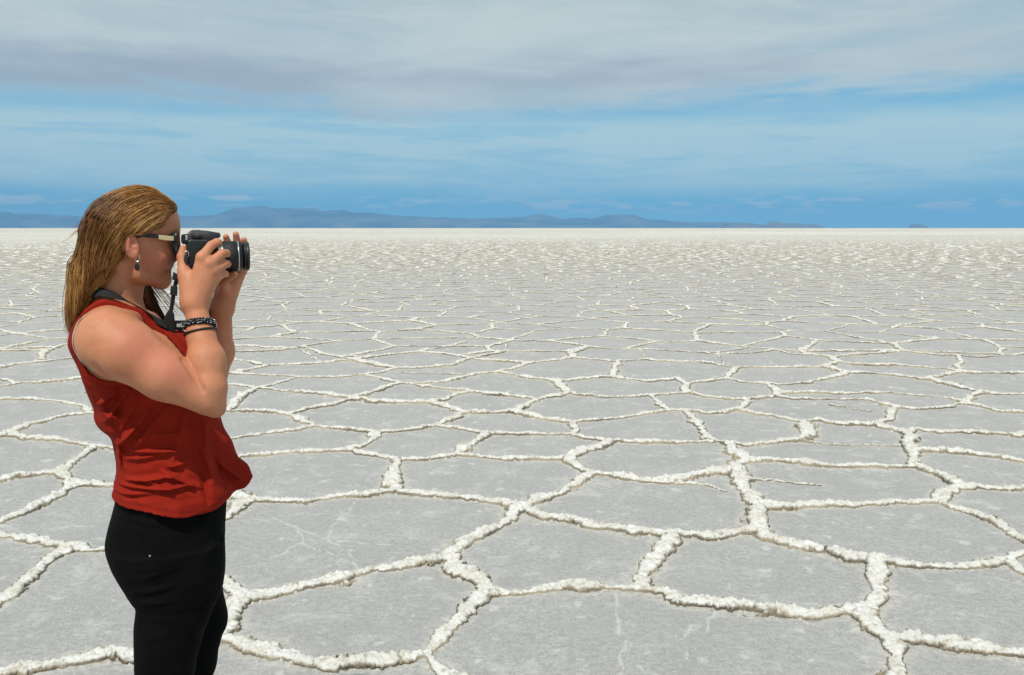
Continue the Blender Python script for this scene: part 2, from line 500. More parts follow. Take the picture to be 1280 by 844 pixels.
ground = mesh_np('ground', GV, f, m, attrs={'ridge': ridge, 'crack': crk, 'distant': far_blend, 'dust': fmix, 'apron': apron})
tag(ground, 'flat grey salt crust split into cells by raised white ridges', 'salt flat', kind='structure')

# ------------------------------------------------------------------ hills on the horizon
def hill_band(name, prof, dist, depth, mat, seed, label, nrow=26, step=1.6):
    px = np.arange(prof[0][0], prof[-1][0]+.1, step); yy = np.interp(px, [p[0] for p in prof], [p[1] for p in prof])
    th = np.arctan2(px-640, 1100.); hgt = (285-yy)/1100*dist*np.sqrt(1+((px-640)/1100)**2)*np.cos(th)**0
    s = np.linspace(-1, 1, nrow); V = []
    for k in s:
        d = dist/np.cos(th)*0+dist*np.sqrt(1+((px-640)/1100)**2)+k*depth
        x = d*np.sin(th); y = d*np.cos(th)
        rid = fbm(x/900.+seed, y/900., seed, 4)
        bell = np.clip(1-abs(k)**1.3, 0, 1)
        z = hgt*np.where(abs(k) < .04, 1., bell*(.55+.75*rid))
        V.append(np.stack([x, y, np.minimum(z, hgt*1.0)-(abs(k) > .99)*3], -1))
    V = np.array(V); nr, nc = V.shape[:2]; i = np.arange(nr*nc).reshape(nr, nc)
    F = np.stack([i[:-1, :-1], i[:-1, 1:], i[1:, 1:], i[1:, :-1]], -1).reshape(-1, 4)
    o = mesh_np(name, V.reshape(-1, 3), F, mat)
    return tag(o, label, 'hills', kind='structure')
m, n, L, b = material('bare_hillside')
tc = n('ShaderNodeTexCoord'); na = noise(n, L, tc.outputs['Object'], .0011, 5, .6)
L(mixc(n, L, sstep(n, L, na, .35, .65), (.02, .022, .035), (.15, .125, .12)), b.inputs['Base Color']); b.inputs['Roughness'].default_value = .95
HILL = m
hill_band('mountain_range', [(-420, 275), (-300, 268), (-160, 271), (-60, 268), (0, 267), (40, 269.5), (95, 271), (150, 273), (190, 271), (225, 269), (240, 268.5), (262, 265.5), (285, 263.5), (300, 261),
    (318, 260), (335, 257.5), (350, 258), (365, 256.8), (380, 258), (395, 257.5), (405, 261), (420, 263.5), (431, 263), (440, 266), (460, 266), (480, 268), (510, 270), (530, 269.5), (560, 271), (600, 271.5), (620, 272.5), (640, 272), (655, 271), (668, 268.5),
    (676, 267), (684, 269), (692, 271.5), (720, 271), (740, 271), (752, 269), (766, 267.5), (780, 268.5), (790, 268), (802, 271), (812, 273.5), (840, 274.5), (860, 276.2), (900, 277.5), (930, 279), (960, 282), (975, 284.6)], 24000, 2600, HILL, 4,
    'long low mountain range faded blue by distance')
hill_band('hill', [(898, 284.5), (905, 278.5), (915, 277), (925, 277.5), (938, 278.5), (945, 282), (949, 284.6)], 17000, 350, HILL, 9, 'dark blue low hill left of the pointed one at the horizon', 16, .7)
hill_band('hill', [(950, 284.6), (953, 280), (959, 276.5), (964, 275), (969, 276.5), (978, 279), (990, 278.3), (1003, 279.4), (1016, 280), (1023, 282), (1028, 284.6)], 17000, 350, HILL, 13, 'dark blue pointed hill near the right end of the range', 16, .7)
hill_band('hill', [(1130, 284.6), (1135, 281), (1141, 279), (1148, 279.4), (1153, 281.5), (1157, 284.6)], 17000, 250, HILL, 17, 'tiny lone hill far right on the horizon', 12, .6)

# ------------------------------------------------------------------ the air
bm = bmesh.new(); bmesh.ops.create_cube(bm, size=1); me = bpy.data.meshes.new('haze'); 
for v in bm.verts: v.co = Vector((v.co.x*76000, v.co.y*76000, -2.5+(v.co.z+.5)*712.5))
bm.to_mesh(me); bm.free(); hz_o = bpy.data.objects.new('haze', me); COL.objects.link(hz_o)
mh = bpy.data.materials.new('air'); mh.use_nodes = True; n, L = nodes_of(mh.node_tree)
pv_ = n('ShaderNodeVolumePrincipled'); pv_.inputs['Color'].default_value = (.25, .60, 1.0, 1); pv_.inputs['Density'].default_value = 5.8e-5
pv_.inputs['Anisotropy'].default_value = -.3
oo = n('ShaderNodeOutputMaterial'); L(pv_.outputs[0], oo.inputs['Volume'])
me.materials.append(mh); tag(hz_o, 'thin blue air over the salt flat', 'haze', kind='stuff')

# ================================================================== the woman with the camera
# local frame of the figure: u to the right across the line of sight, v away from the viewer, z up
d0 = ray(205, 500); tt = 2.09/math.hypot(d0[0], d0[1]); RX, RY = d0[0]*tt, d0[1]*tt
rh = np.array([RX, RY, 0])/math.hypot(RX, RY); uh = np.array([rh[1], -rh[0], 0])
ROTZ = math.atan2(uh[1], uh[0])
def P(px, py, v=0.):
    d = ray(px, py); o = np.array([0, 0, CAMH]); b0 = np.array([RX, RY, 0])
    t = (v-(o-b0)@rh)/(d@rh); p = o+t*d-b0
    return np.array([p@uh, v, p[2]])
def PP(pts): return [P(*p) for p in pts]

class Field:
    def __init__(s, lo, hi, h):
        s.lo = np.array(lo, float); s.h = h
        s.n = np.ceil((np.array(hi)-s.lo)/h).astype(int)+1
        s.F = np.full(tuple(s.n), 1e3, np.float32)
    def box(s, lo, hi):
        i0 = np.clip(np.floor((np.array(lo)-s.lo)/s.h).astype(int), 0, s.n-1); i1 = np.clip(np.ceil((np.array(hi)-s.lo)/s.h).astype(int)+1, 1, s.n)
        sl = tuple(slice(a, max(a+1, b)) for a, b in zip(i0, i1))
        ax = [(s.lo[k]+s.h*np.arange(sl[k].start, sl[k].stop)).astype(np.float32) for k in range(3)]
        return sl, (ax[0][:, None, None], ax[1][None, :, None], ax[2][None, None, :])
    def all(s): return s.box(s.lo, s.lo+s.h*s.n)
    def add(s, prim, k=.01):
        fn, lo, hi = prim; m = k+.012
        sl, g = s.box(np.array(lo)-m, np.array(hi)+m); s.F[sl] = smin(s.F[sl], fn(*g), k)
    def sub(s, prim, k=.004):
        fn, lo, hi = prim; m = k+.012
        sl, g = s.box(np.array(lo)-m, np.array(hi)+m); s.F[sl] = -smin(-s.F[sl], fn(*g), k)
    def sample(s, p):
        q = np.clip((np.asarray(p)-s.lo)/s.h, 0, s.n-1.001); i = q.astype(int); f = q-i; r = 0
        for a in (0, 1):
            for b in (0, 1):
                for c in (0, 1):
                    w = np.abs(1-a-f[:, 0])*np.abs(1-b-f[:, 1])*np.abs(1-c-f[:, 2])
                    r = r+w*s.F[i[:, 0]+a, i[:, 1]+b, i[:, 2]+c]
        return r
    def grad(s, p):
        e = s.h; p = np.asarray(p); g = np.stack([s.sample(p+np.eye(3)[k]*e)-s.sample(p-np.eye(3)[k]*e) for k in range(3)], -1)
        return g/(np.linalg.norm(g, axis=1, keepdims=True)+1e-9)
    def push(s, p, off, it=4, both=False):
        p = np.array(p, float)
        for _ in range(it):
            d = s.sample(p)-off; d = np.clip(d if both else np.minimum(d, 0), -.03, .03)
            p = p-s.grad(p)*d[:, None]
        return p
    def mesh(s):
        F = s.F; neg = F < 0; n = s.n
        cnt = np.zeros(tuple(n-1), np.uint8)
        for a in (0, 1):
            for b in (0, 1):
                for c in (0, 1): cnt += neg[a:n[0]-1+a, b:n[1]-1+b, c:n[2]-1+c]
        act = np.nonzero((cnt > 0) & (cnt < 8)); N = len(act[0]); I = np.stack(act, -1)
        vid = np.full(tuple(n-1), -1, np.int32); vid[act] = np.arange(N)
        cor = {}
        for a in (0, 1):
            for b in (0, 1):
                for c in (0, 1): cor[a, b, c] = F[act[0]+a, act[1]+b, act[2]+c]
        S = np.zeros((N, 3)); C = np.zeros(N)
        ks = list(cor)
        for p in ks:
            for ax in range(3):
                if p[ax]: continue
                q = list(p); q[ax] = 1; q = tuple(q); fa, fb = cor[p], cor[q]
                m = (fa < 0) != (fb < 0); t = np.where(m, fa/np.where(m, fa-fb, 1), 0)
                v = np.array(p, float)[None]+np.zeros((N, 1)); v[:, ax] = t
                S += v*m[:, None]; C += m
        V = s.lo+s.h*(I+S/C[:, None])
        faces = []
        for ax in range(3):
            o1, o2 = [(1, 2), (2, 0), (0, 1)][ax]
            sa = [slice(None)]*3; sb = [slice(None)]*3; sa[ax] = slice(0, -1); sb[ax] = slice(1, None)
            na, nb = neg[tuple(sa)], neg[tuple(sb)]
            e = np.stack(np.nonzero(na != nb), -1)
            ok = (e[:, o1] > 0) & (e[:, o2] > 0) & (e[:, o1] < n[o1]-1) & (e[:, o2] < n[o2]-1); e = e[ok]
            def g(d1, d2):
                k = e.copy(); k[:, o1] -= d1; k[:, o2] -= d2; return vid[k[:, 0], k[:, 1], k[:, 2]]
            Q = np.stack([g(1, 1), g(0, 1), g(0, 0), g(1, 0)], -1)
            fl = ~na[e[:, 0], e[:, 1], e[:, 2]]; Q[fl] = Q[fl][:, ::-1]
            faces.append(Q)
        return V, np.concatenate(faces)
def smin(a, b, k):
    if k <= 0: return np.minimum(a, b)
    h = np.maximum(k-np.abs(a-b), 0)/k
    return np.minimum(a, b)-h*h*k*.25
def rc(a, b, ra, rb, sc=(1, 1, 1)):
    """tapered limb segment; sc squashes it across u, v, z"""
    a = np.array(a, float); b = np.array(b, float); sc = np.array(sc, float); A = a/sc; B = b/sc; ba = B-A; l2 = ba@ba+1e-12
    def fn(x, y, z):
        X, Y, Z = x/sc[0]-A[0], y/sc[1]-A[1], z/sc[2]-A[2]
        h = np.clip((X*ba[0]+Y*ba[1]+Z*ba[2])/l2, 0, 1)
        return (np.sqrt((X-h*ba[0])**2+(Y-h*ba[1])**2+(Z-h*ba[2])**2)-(ra+(rb-ra)*h))*sc.min()
    r = max(ra, rb)*sc
    return fn, np.minimum(a, b)-r, np.maximum(a, b)+r
def ell(c, r, rot=None):
    c = np.array(c, float); r = np.array(r, float); M = np.eye(3) if rot is None else np.array(rot.transposed())
    def fn(x, y, z):
        X, Y, Z = x-c[0], y-c[1], z-c[2]
        a = (M[0, 0]*X+M[0, 1]*Y+M[0, 2]*Z); b = (M[1, 0]*X+M[1, 1]*Y+M[1, 2]*Z); d = (M[2, 0]*X+M[2, 1]*Y+M[2, 2]*Z)
        k0 = np.sqrt((a/r[0])**2+(b/r[1])**2+(d/r[2])**2); k1 = np.sqrt((a/r[0]**2)**2+(b/r[1]**2)**2+(d/r[2]**2)**2)+1e-6
        return k0*(k0-1)/k1
    return fn, c-r.max(), c+r.max()
def roty(deg): return Matrix.Rotation(R(deg), 3, 'Y')
def smooth_rows(z, vals, n=200):
    """Catmull-Rom through the rows"""
    z = np.array(z, float); v = np.array(vals, float); o = np.argsort(z); z = z[o]; v = v[o]
    mrt = np.gradient(v, z, axis=0); zz = np.linspace(z[0], z[-1], n); k = np.clip(np.searchsorted(z, zz)-1, 0, len(z)-2)
    h = (z[k+1]-z[k]); t = ((zz-z[k])/h)[:, None]; h = h[:, None]
    return zz, (2*t**3-3*t**2+1)*v[k]+(t**3-2*t**2+t)*h*mrt[k]+(-2*t**3+3*t**2)*v[k+1]+(t**3-t**2)*h*mrt[k+1]
def loft(rows, v=0., power=2.3, grow=0.):
    """rows: photo y, left x, right x, half depth, [v centre]; an upright body of oval sections"""
    Z, D_ = [], []
    for r in rows:
        vc = r[4] if len(r) > 4 else v
        a = P(r[1], r[0], vc); b = P(r[2], r[0], vc)
        Z.append((a[2]+b[2])/2); D_.append(((a[0]+b[0])/2, (b[0]-a[0])/2, r[3], vc))
    return loft_m(Z, D_, power, grow)
def loft_m(Z, D_, power=2.3, grow=0.):
    zz, q_ = smooth_rows(Z, D_)
    def fn(x, y, z):
        zc = np.clip(z, zz[0], zz[-1]).ravel(); cu, a, bdp, vc = [np.interp(zc, zz, q_[:, k])[None, None, :].astype(np.float32) for k in range(4)]
        a = a+grow; bdp = bdp+grow
        X, Y = np.abs(x-cu), np.abs(y-vc)
        k0 = ((X/a)**power+(Y/bdp)**power+1e-9)**(1/power)
        d = (k0-1)*np.minimum(a, bdp)*(.55+.45*np.minimum(1, np.minimum(a, bdp)/np.maximum(a, bdp)))
        return np.maximum(d, np.maximum(z-zz[-1], zz[0]-z)).astype(np.float32)
    lo = [min(q_[:, 0]-q_[:, 1])-.03, min(q_[:, 3]-q_[:, 2])-.03, zz[0]-.02]; hi = [max(q_[:, 0]+q_[:, 1])+.03, max(q_[:, 3]+q_[:, 2])+.03, zz[-1]+.02]
    return fn, lo, hi
def poly2(pts, x, z):
    """signed distance to an outline in the u-z plane"""
    p = np.array(pts); d = np.full(np.broadcast(x, z).shape, 1e9); ins = np.zeros(d.shape, bool)
    for a, b in zip(p, np.roll(p, -1, 0)):
        ex, ez = b-a; wx, wz = x-a[0], z-a[1]; t = np.clip((wx*ex+wz*ez)/(ex*ex+ez*ez+1e-12), 0, 1)
        d = np.minimum(d, (wx-ex*t)**2+(wz-ez*t)**2)
        c = ((a[1] > z) != (b[1] > z)); xi = a[0]+(z-a[1])*ex/(ez if abs(ez) > 1e-9 else 1e-9); ins ^= c & (x < xi)
    return (np.sqrt(d)*np.where(ins, -1, 1)).astype(np.float32)
def uz(pts, v=0.): return [(lambda q: (q[0], q[2]))(P(x, y, v)) for x, y in pts]

# ------------------------------------------------------------------ skin: one continuous body
B = Field((-.245, -.30, .84), (.27, .27, 1.72), .0026)
TORSO = [(640, 145, 268, .130), (600, 150, 262, .125), (560, 150, 258, .115), (530, 142, 258, .112), (500, 124, 260, .120), (470, 111, 258, .130),
         (440, 105, 246, .140), (415, 105, 220, .136), (398, 111, 194, .100), (384, 119, 178, .062)]
torso = loft(TORSO)
B.add(torso, .01)
for s in (-1, 1):                                     # trapezius, shoulder, collar bone
    B.add(rc(P(138, 394, s*.035), P(137, 417, s*.125), .033, .040), .03)
    B.add(rc(P(134, 424, s*.10), P(138, 428, s*.155), .062, .056), .03)
    B.add(rc(P(128, 430, s*.06), P(134, 466, s*.085), .050, .04), .03)
    B.add(rc(P(190, 398, s*.02), P(160, 398, s*.12), .012, .014), .02)
    B.add(ell(P(224, 462, s*.075), (.062, .062, .065)), .03)
TF = B.F.copy()
# neck
B.add(rc(P(152, 338), P(138, 400), .047, .056), .02)
B.add(rc(P(157, 345, 0), P(155, 402, 0), .030, .028), .02)
B.add(rc(P(150, 330, -.045), P(171, 398, -.014), .014, .010), .012)
# skull and face
B.add(ell(P(166, 285), (.0905, .074, .086)), .02)
B.add(ell(P(190, 304), (.053, .060, .072)), .02)
B.add(ell(P(207, 276), (.026, .050, .034)), .02)
for s in (-1, 1):
    B.add(rc(P(170, 318, s*.056), P(174, 342, s*.048), .014, .013), .022)
    B.add(rc(P(174, 342, s*.048), P(201, 352, s*.012), .0135, .013), .022)
    B.add(ell(P(199, 320, s*.036), (.026, .022, .026)), .018)
    B.add(rc(P(212, 289, s*.012), P(205, 289, s*.048), .009, .010), .012)
    B.sub(ell(P(219, 300, s*.032), (.016, .018, .012)), .012)
    B.add(ell(P(211.5, 300, s*.032), (.013, .014, .012)), .006)
    B.add(ell(P(217, 323, s*.010), (.009, .0075, .0075)), .006)
B.add(rc(P(190, 338, 0), P(200, 346, 0), .036, .020), .02)
B.add(ell(P(203.5, 351), (.0125, .017, .013)), .012)
B.add(rc(P(216, 292), P(221, 314), .0085, .0095), .010)
B.add(ell(P(223, 318), (.0105, .009, .0085)), .008)
B.add(ell(P(207, 330), (.014, .024, .011)), .012)
B.add(rc(P(209.8, 332.3, -.015), P(209.8, 332.3, .015), .0072, .0072), .004)
B.add(rc(P(208.5, 340.5, -.014), P(208.5, 340.5, .014), .0080, .0080), .004)
for s in (-1, 1):
    B.sub(rc(P(213.5, 336.3, 0), P(199, 334.0, s*.027), .0026, .0016), .004)
    B.add(ell(P(196, 334, s*.034), (.010, .011, .016)), .012)
# ears
for s in (-1, 1):
    er = roty(-12)
    B.add(ell(P(164, 308, s*.075), (.0165, .0095, .029), er), .006)
    B.sub(ell(P(166, 305.5, s*.090), (.0105, .0125, .0195), er), .003)
    B.sub(ell(P(167.5, 310, s*.086), (.006, .010, .0075), er), .003)
    B.add(rc(P(161, 298, s*.083), P(160, 313, s*.082), .0030, .0028), .003)
    B.add(rc(P(162.8, 301, s*.0795), P(164.5, 316, s*.079), .0024, .0030), .003)
    B.add(ell(P(169, 309.5, s*.077), (.004, .005, .006)), .004)
    B.add(ell(P(168, 320, s*.077), (.007, .005, .007)), .005)
# near arm
S1, M1, E1 = P(143, 424, -.168), P(200, 462, -.198), P(257, 496, -.205)
B.add(rc(P(137, 425, -.152), P(160, 440, -.176), .0575, .0555), .03)
B.add(rc(P(160, 440, -.176), P(205, 469, -.198), .0550, .0455), .03)
B.add(rc(P(205, 469, -.198), E1, .0455, .0365), .03)
FA = Field(B.lo, B.lo+B.h*(B.n-1), B.h)
FA.n = B.n; FA.F = np.full(tuple(B.n), 1e3, np.float32)
FA.add(rc(P(270.5, 510.5, -.198), P(262, 498, -.204), .0195, .030), .014)
FA.add(rc(P(262, 500, -.206), P(261, 484, -.207), .0325, .0355), .012)
FA.add(rc(P(261, 484, -.207), P(258, 450, -.188), .0350, .0350), .01)
FA.add(rc(P(258, 450, -.188), P(251.2, 420, -.152), .0350, .0255), .02)
FA.add(rc(P(251.2, 420, -.152), P(244, 380, -.124), .0258, .0228), .02)
B.F = smin(B.F, FA.F, .0035); del FA
cre = B.push(np.array(PP([(233, 446, -.225), (254, 489, -.245)])), 0., 10, True)
B.sub(rc(cre[0], cre[1], .0040, .0018), .010)
axf = B.push(np.array(PP([(131, 450, -.19), (150, 475, -.19)])), 0., 10, True)
B.sub(rc(axf[0], axf[1], .001, .004), .016)
# far arm
B.add(rc(P(150, 425, .160), P(252, 505, .150), .055, .040), .03)
B.add(rc(P(258, 503, .140), P(273.5, 440, .075), .036, .0325), .016)
B.add(rc(P(273.5, 440, .075), P(276.5, 388, .034), .0325, .0235), .02)
# near hand, folded round the grip
def chain(pts, rad, k, kb=.006):
    for (a, b, ra, rb) in zip(pts[:-1], pts[1:], rad[:-1], rad[1:]): B.add(rc(P(*a), P(*b), ra, rb), kb); kb = k
W1 = (243, 378, -.122)
MC = [(252, 322, -.126), (262, 330, -.130), (267.5, 339, -.127), (268, 349, -.119)]
for i, mc in enumerate(MC):
    B.add(rc(P(*W1), P(*mc), .0212, .0112-.0006*i), .016)
B.add(rc(P(240, 362, -.112), P(258, 340, -.108), .020, .016), .014)
B.add(rc(P(240, 370, -.118), P(231.5, 346, -.108), .018, .0135), .014)
for mc in MC: B.add(ell(P(mc[0]+.5, mc[1]-.5, mc[2]-.006), (.0085, .007, .0085)), .008)
chain([MC[0], (264, 307, -.116), (271, 303, -.104), (274, 303, -.090)], [.0108, .0094, .0086, .0074], .002)
chain([MC[1], (278, 317, -.116), (283, 317, -.098), (281, 317, -.080)], [.0108, .0098, .0086, .0074], .002)
chain([MC[2], (281, 330, -.111), (284, 330, -.093), (281, 330, -.077)], [.0102, .0094, .0084, .0072], .002)
chain([MC[3], (279.5, 342, -.104), (281.5, 342.5, -.089), (278, 342, -.075)], [.0094, .0084, .0076, .0066], .002)
chain([(237, 358, -.112), (229.5, 338, -.104), (227.2, 321, -.092), (229, 311, -.078)], [.0150, .0118, .0098, .0078], .004, .012)
# far hand, palm under the lens, fingers up its far side
FM = [(303, 338, .018), (296, 336, .024), (288, 337, .027), (281, 340, .028)]
for i, mc in enumerate(FM): B.add(rc(P(278, 384, .032), P(*mc), .0195, .0106), .016)
B.add(rc(P(284, 366, .022), P(292, 350, .008), .018, .013), .014)
chain([FM[0], (306.5, 318, .022), (306, 306, .016), (305, 300, .010)], [.0098, .0086, .0078, .0068], .002)
chain([FM[1], (297, 312, .026), (296, 300, .022), (294.8, 293, .017)], [.0100, .0088, .0080, .0070], .002)
chain([FM[2], (286.5, 314, .027), (284, 302, .023), (282.5, 296, .018)], [.0096, .0086, .0078, .0068], .002)
chain([FM[3], (277, 322, .027), (275, 312, .022), (274, 306, .016)], [.0088, .0078, .0070, .0062], .002)
chain([(282, 366, .012), (279, 352, -.022), (287, 345.5, -.040), (293, 343.5, -.052)], [.0135, .0112, .0096, .0080], .004, .012)
V, Fc = B.mesh()
def near(pts, r):
    d = np.full(len(V), 9.)
    for a, b in zip(pts[:-1], pts[1:]):
        a, b = np.array(a), np.array(b); ab = b-a; h = np.clip(((V-a)@ab)/(ab@ab+1e-12), 0, 1); d = np.minimum(d, np.linalg.norm(V-a-h[:, None]*ab, axis=1))
    return np.clip(1-d/r, 0, 1)
lips = np.clip(2.2*np.maximum(near([P(213, 333, -.012), P(203, 333.6, -.024)], .008), near([P(212, 340.5, -.010), P(203, 337, -.024)], .010)), 0, 1)
blush = np.clip(near([P(205, 318, -.05), P(192, 325, -.06)], .035)+near([P(165, 425, -.23), P(225, 470, -.25)], .055)*.9+near([P(275, 350, 0), P(300, 300, .02)], .05)*.8+near([P(164, 305, -.08), P(165, 310, -.08)], .03)+sum(near([P(*k_), P(k_[0]+.4, k_[1], k_[2])], .013)*.8 for k_ in MC+[(266, 306, -.125), (280, 316, -.125), (283, 329, -.12), (281, 341, -.112)]), 0, 1)
m, n, L, b = material('skin')
tc = n('ShaderNodeTexCoord'); ob = tc.outputs['Object']
n1_ = noise(n, L, ob, 14, 4, .6); n2_ = noise(n, L, ob, 160, 3, .6); n3_ = noise(n, L, ob, 520, 2, .6)
al = n('ShaderNodeAttribute', attribute_name='lip'); ab_ = n('ShaderNodeAttribute', attribute_name='blush')
c = mixc(n, L, sstep(n, L, n1_, .32, .68), (.45, .176, .088), (.535, .228, .124))
c = mixc(n, L, mth(n, L, 'MULTIPLY', ab_.outputs['Fac'], .75), c, (.52, .175, .115))
c = mixc(n, L, sstep(n, L, n2_, .58, .72, 0., .28), c, (.32, .145, .085))
c = mixc(n, L, mth(n, L, 'MULTIPLY', al.outputs['Fac'], .75), c, (.36, .095, .085))
L(c, b.inputs['Base Color']); b.inputs['Roughness'].default_value = .54; b.inputs['Specular IOR Level'].default_value = .32
b.inputs['Subsurface Weight'].default_value = .10; b.inputs['Subsurface Radius'].default_value = (.010, .004, .002); b.inputs['Subsurface Scale'].default_value = 1.
bp = n('ShaderNodeBump'); bp.inputs['Strength'].default_value = .55; bp.inputs['Distance'].default_value = .0009
L(mth(n, L, 'ADD', n2_, mth(n, L, 'MULTIPLY', n3_, .6)), bp.inputs['Height']); L(bp.outputs[0], b.inputs['Normal'])
SKIN = m
person = mesh_np('person', V, Fc, SKIN, attrs={'lip': lips, 'blush': blush})
person.location = (RX, RY, 0); person.rotation_euler = (0, 0, ROTZ)
tag(person, 'woman in red tank top and black trousers photographing the salt flat', 'person')

# ------------------------------------------------------------------ red tank top
def px_folds(fl):
    return [(*[np.array(p) for p in (P(a, b_, -.13)[[0, 2]], P(c_, d_, -.13)[[0, 2]])], w, am) for a, b_, c_, d_, w, am in fl]
FOLDS = px_folds([(146, 488, 122, 510, .011, .011), (162, 484, 130, 532, .009, .009), (186, 514, 146, 560, .010, .009), (208, 508, 172, 556, .012, .008), (230, 520, 216, 575, .014, .006), (256, 530, 262, 585, .014, .006), (176, 490, 150, 540, .008, .005),
    (150, 525, 128, 521, .012, .010), (166, 566, 228, 560, .007, .007), (158, 578, 205, 566, .007, .005), (150, 612, 240, 602, .006, .007), (158, 604, 222, 590, .006, .006),
    (203, 588, 250, 606, .007, .006), (150, 590, 146, 560, .010, .006), (252, 560, 268, 600, .012, .006), (140, 622, 190, 614, .006, .005), (268, 575, 286, 618, .009, -.004), (252, 590, 260, 628, .010, -.004),
    (236, 575, 210, 582, .008, .004), (282, 590, 304, 606, .007, .006), (176, 600, 214, 606, .005, .004), (190, 545, 232, 540, .010, .004), (168, 535, 150, 560, .008, .005)])
T = Field((-.245, -.21, .90), (.27, .21, 1.50), .0028)
SH = [(642, 134, 286, .170), (632, 134, 291, .170), (622, 136, 295, .168), (612, 140, 298, .165), (602, 143, 298, .162), (592, 146, 294, .158), (575, 147, 286, .150), (556, 143, 284, .144), (540, 138, 280, .140), (526, 122, 276, .137),
      (515, 117, 273, .138), (506, 117, 271, .139), (490, 111, 268, .142), (470, 105, 264, .146), (446, 98.5, 254, .150), (426, 96, 238, .148), (403, 101, 212, .115), (386, 110, 190, .075)]
T.add(loft(SH, power=2.2), 0)
for v_, e_ in ((-.050, 0), (.0, -3), (.05, -4), (.09, -8)):
    T.add(rc(P(278, 560, v_), P(300+e_, 592, v_), .010, .009), .05); T.add(rc(P(300+e_, 592, v_), P(313.5+e_, 602, v_*1.1), .009, .0045), .035); T.add(rc(P(298+e_, 594, v_), P(306+e_, 614, v_*1.05), .010, .006), .04)
sl, (gx, gy, gz) = T.all()
pts = np.stack(np.broadcast_arrays(gx, gy, gz), -1).reshape(-1, 3)
Bt = Field((0, 0, 0), (.01, .01, .01), .01); Bt.lo, Bt.h, Bt.n, Bt.F = B.lo, B.h, B.n, TF
tf = np.concatenate([Bt.sample(pts[i:i+400000]) for i in range(0, len(pts), 400000)]).reshape(T.F.shape).astype(np.float32)
T.F = smin(T.F, tf-.0065, .012)
X2, Z2 = gx[:, 0, :], gz[:, 0, :]
fold = np.zeros((T.n[0], T.n[2]), np.float32)
for a, b_, w, am in FOLDS:
    e = b_-a; h = np.clip(((X2-a[0])*e[0]+(Z2-a[1])*e[1])/(e@e), 0, 1); d = np.sqrt((X2-a[0]-h*e[0])**2+(Z2-a[1]-h*e[1])**2)
    tp = np.sin(np.pi*np.clip(h*.9+.05, 0, 1))**.5
    fold += am*(np.exp(-np.sqrt((d/w)**2*1.9+.05))*1.25-.55*np.exp(-(d/(w*1.9))**2))*tp*3.0
# soft cloth ripples wandering with height
rip = (fbm(X2*9+Z2*2, Z2*26, 303, 3)-.5)*.012*sm(-Z2, -1.16, -1.02)+(fbm(X2*22+Z2*6, Z2*9, 311, 3)-.5)*.014
T.F -= (fold+rip)[:, None, :]*sm(np.abs(gy), .01, .06)
T.F = np.minimum(T.F, tf-.0048)
hemv = np.interp(np.linspace(-.21, .21, 40), [-.21, .21], [0, 0])
def carve(pts_px, v, cond, k=.003):
    d = poly2(uz(pts_px, v), X2, Z2)[:, None, :]
    T.F = np.maximum(T.F, -np.maximum(d, cond).astype(np.float32))
# hem
carve([(60, 626), (134, 627), (142, 631), (165, 632), (193, 633), (215, 635), (232, 636), (250, 634), (266, 631), (280, 625), (289, 621), (300, 617), (308, 614.5), (313, 609), (318, 602.5), (400, 601), (400, 720), (60, 720)], -.10, np.float32(-1))
ARM = [(96, 300), (190, 300), (186, 399), (203, 415), (220, 432), (233, 449), (238, 470), (215, 476), (175, 474), (155, 474.5), (140, 477.5), (124, 474), (110, 466), (102, 453), (98, 436), (97.5, 420), (100, 404)]
carve(ARM, -.13, gy+.100)
carve(ARM, .13, .100-gy)
NECK = [(60, 300), (260, 300), (262, 436), (243, 438), (225, 428), (205, 422), (180, 418), (150, 414), (112, 408), (84, 404)]
carve(NECK, 0., np.abs(gy)-(.022+.055*np.sqrt(sm(gz, P(0, 440)[2], P(0, 404)[2]))))
V, Fc = T.mesh()
HEM = uz([(134, 627), (142, 631), (165, 632), (193, 633), (215, 635), (232, 636), (250, 634), (266, 631), (280, 625), (289, 621), (300, 617), (308, 614.5)], -.10)
seam = np.full(len(V), 9.)
for a, b_ in list(zip(HEM[:-1], HEM[1:]))+[(a, b_) for a, b_ in zip(uz(ARM[2:], -.13)[:-1], uz(ARM[2:], -.13)[1:])]:
    a, b_ = np.array(a), np.array(b_); e = b_-a; q_ = V[:, [0, 2]]-a; h = np.clip(q_@e/(e@e), 0, 1); seam = np.minimum(seam, np.linalg.norm(q_-h[:, None]*e, axis=1))
seam = np.exp(-((seam-.013)/.0026)**2)
m, n, L, b = material('red_jersey')
tc = n('ShaderNodeTexCoord'); ob = tc.outputs['Object']
k1 = noise(n, L, ob, 9, 4, .6); k2 = noise(n, L, ob, 420, 3, .7)
mp = n('ShaderNodeMapping'); mp.inputs['Scale'].default_value = (60, 60, 240); L(ob, mp.inputs[0]); k3 = noise(n, L, mp.outputs[0], 1., 4, .6, .6)
c = mixc(n, L, sstep(n, L, k1, .3, .7), (.23, .0140, .0065), (.29, .0190, .008))
sa = n('ShaderNodeAttribute', attribute_name='seam')
c = mixc(n, L, sstep(n, L, k2, .35, .65, .4, 0.), c, (.16, .009, .006))
c = mixc(n, L, mth(n, L, 'MULTIPLY', sa.outputs['Fac'], .45), c, (.11, .007, .005))
L(c, b.inputs['Base Color']); b.inputs['Roughness'].default_value = .85; b.inputs['Specular IOR Level'].default_value = .08
b.inputs['Sheen Weight'].default_value = .0; b.inputs['Sheen Roughness'].default_value = .4
bp = n('ShaderNodeBump'); bp.inputs['Strength'].default_value = .5; bp.inputs['Distance'].default_value = .002
L(mth(n, L, 'ADD', k3, mth(n, L, 'MULTIPLY', k2, .35)), bp.inputs['Height']); L(bp.outputs[0], b.inputs['Normal'])
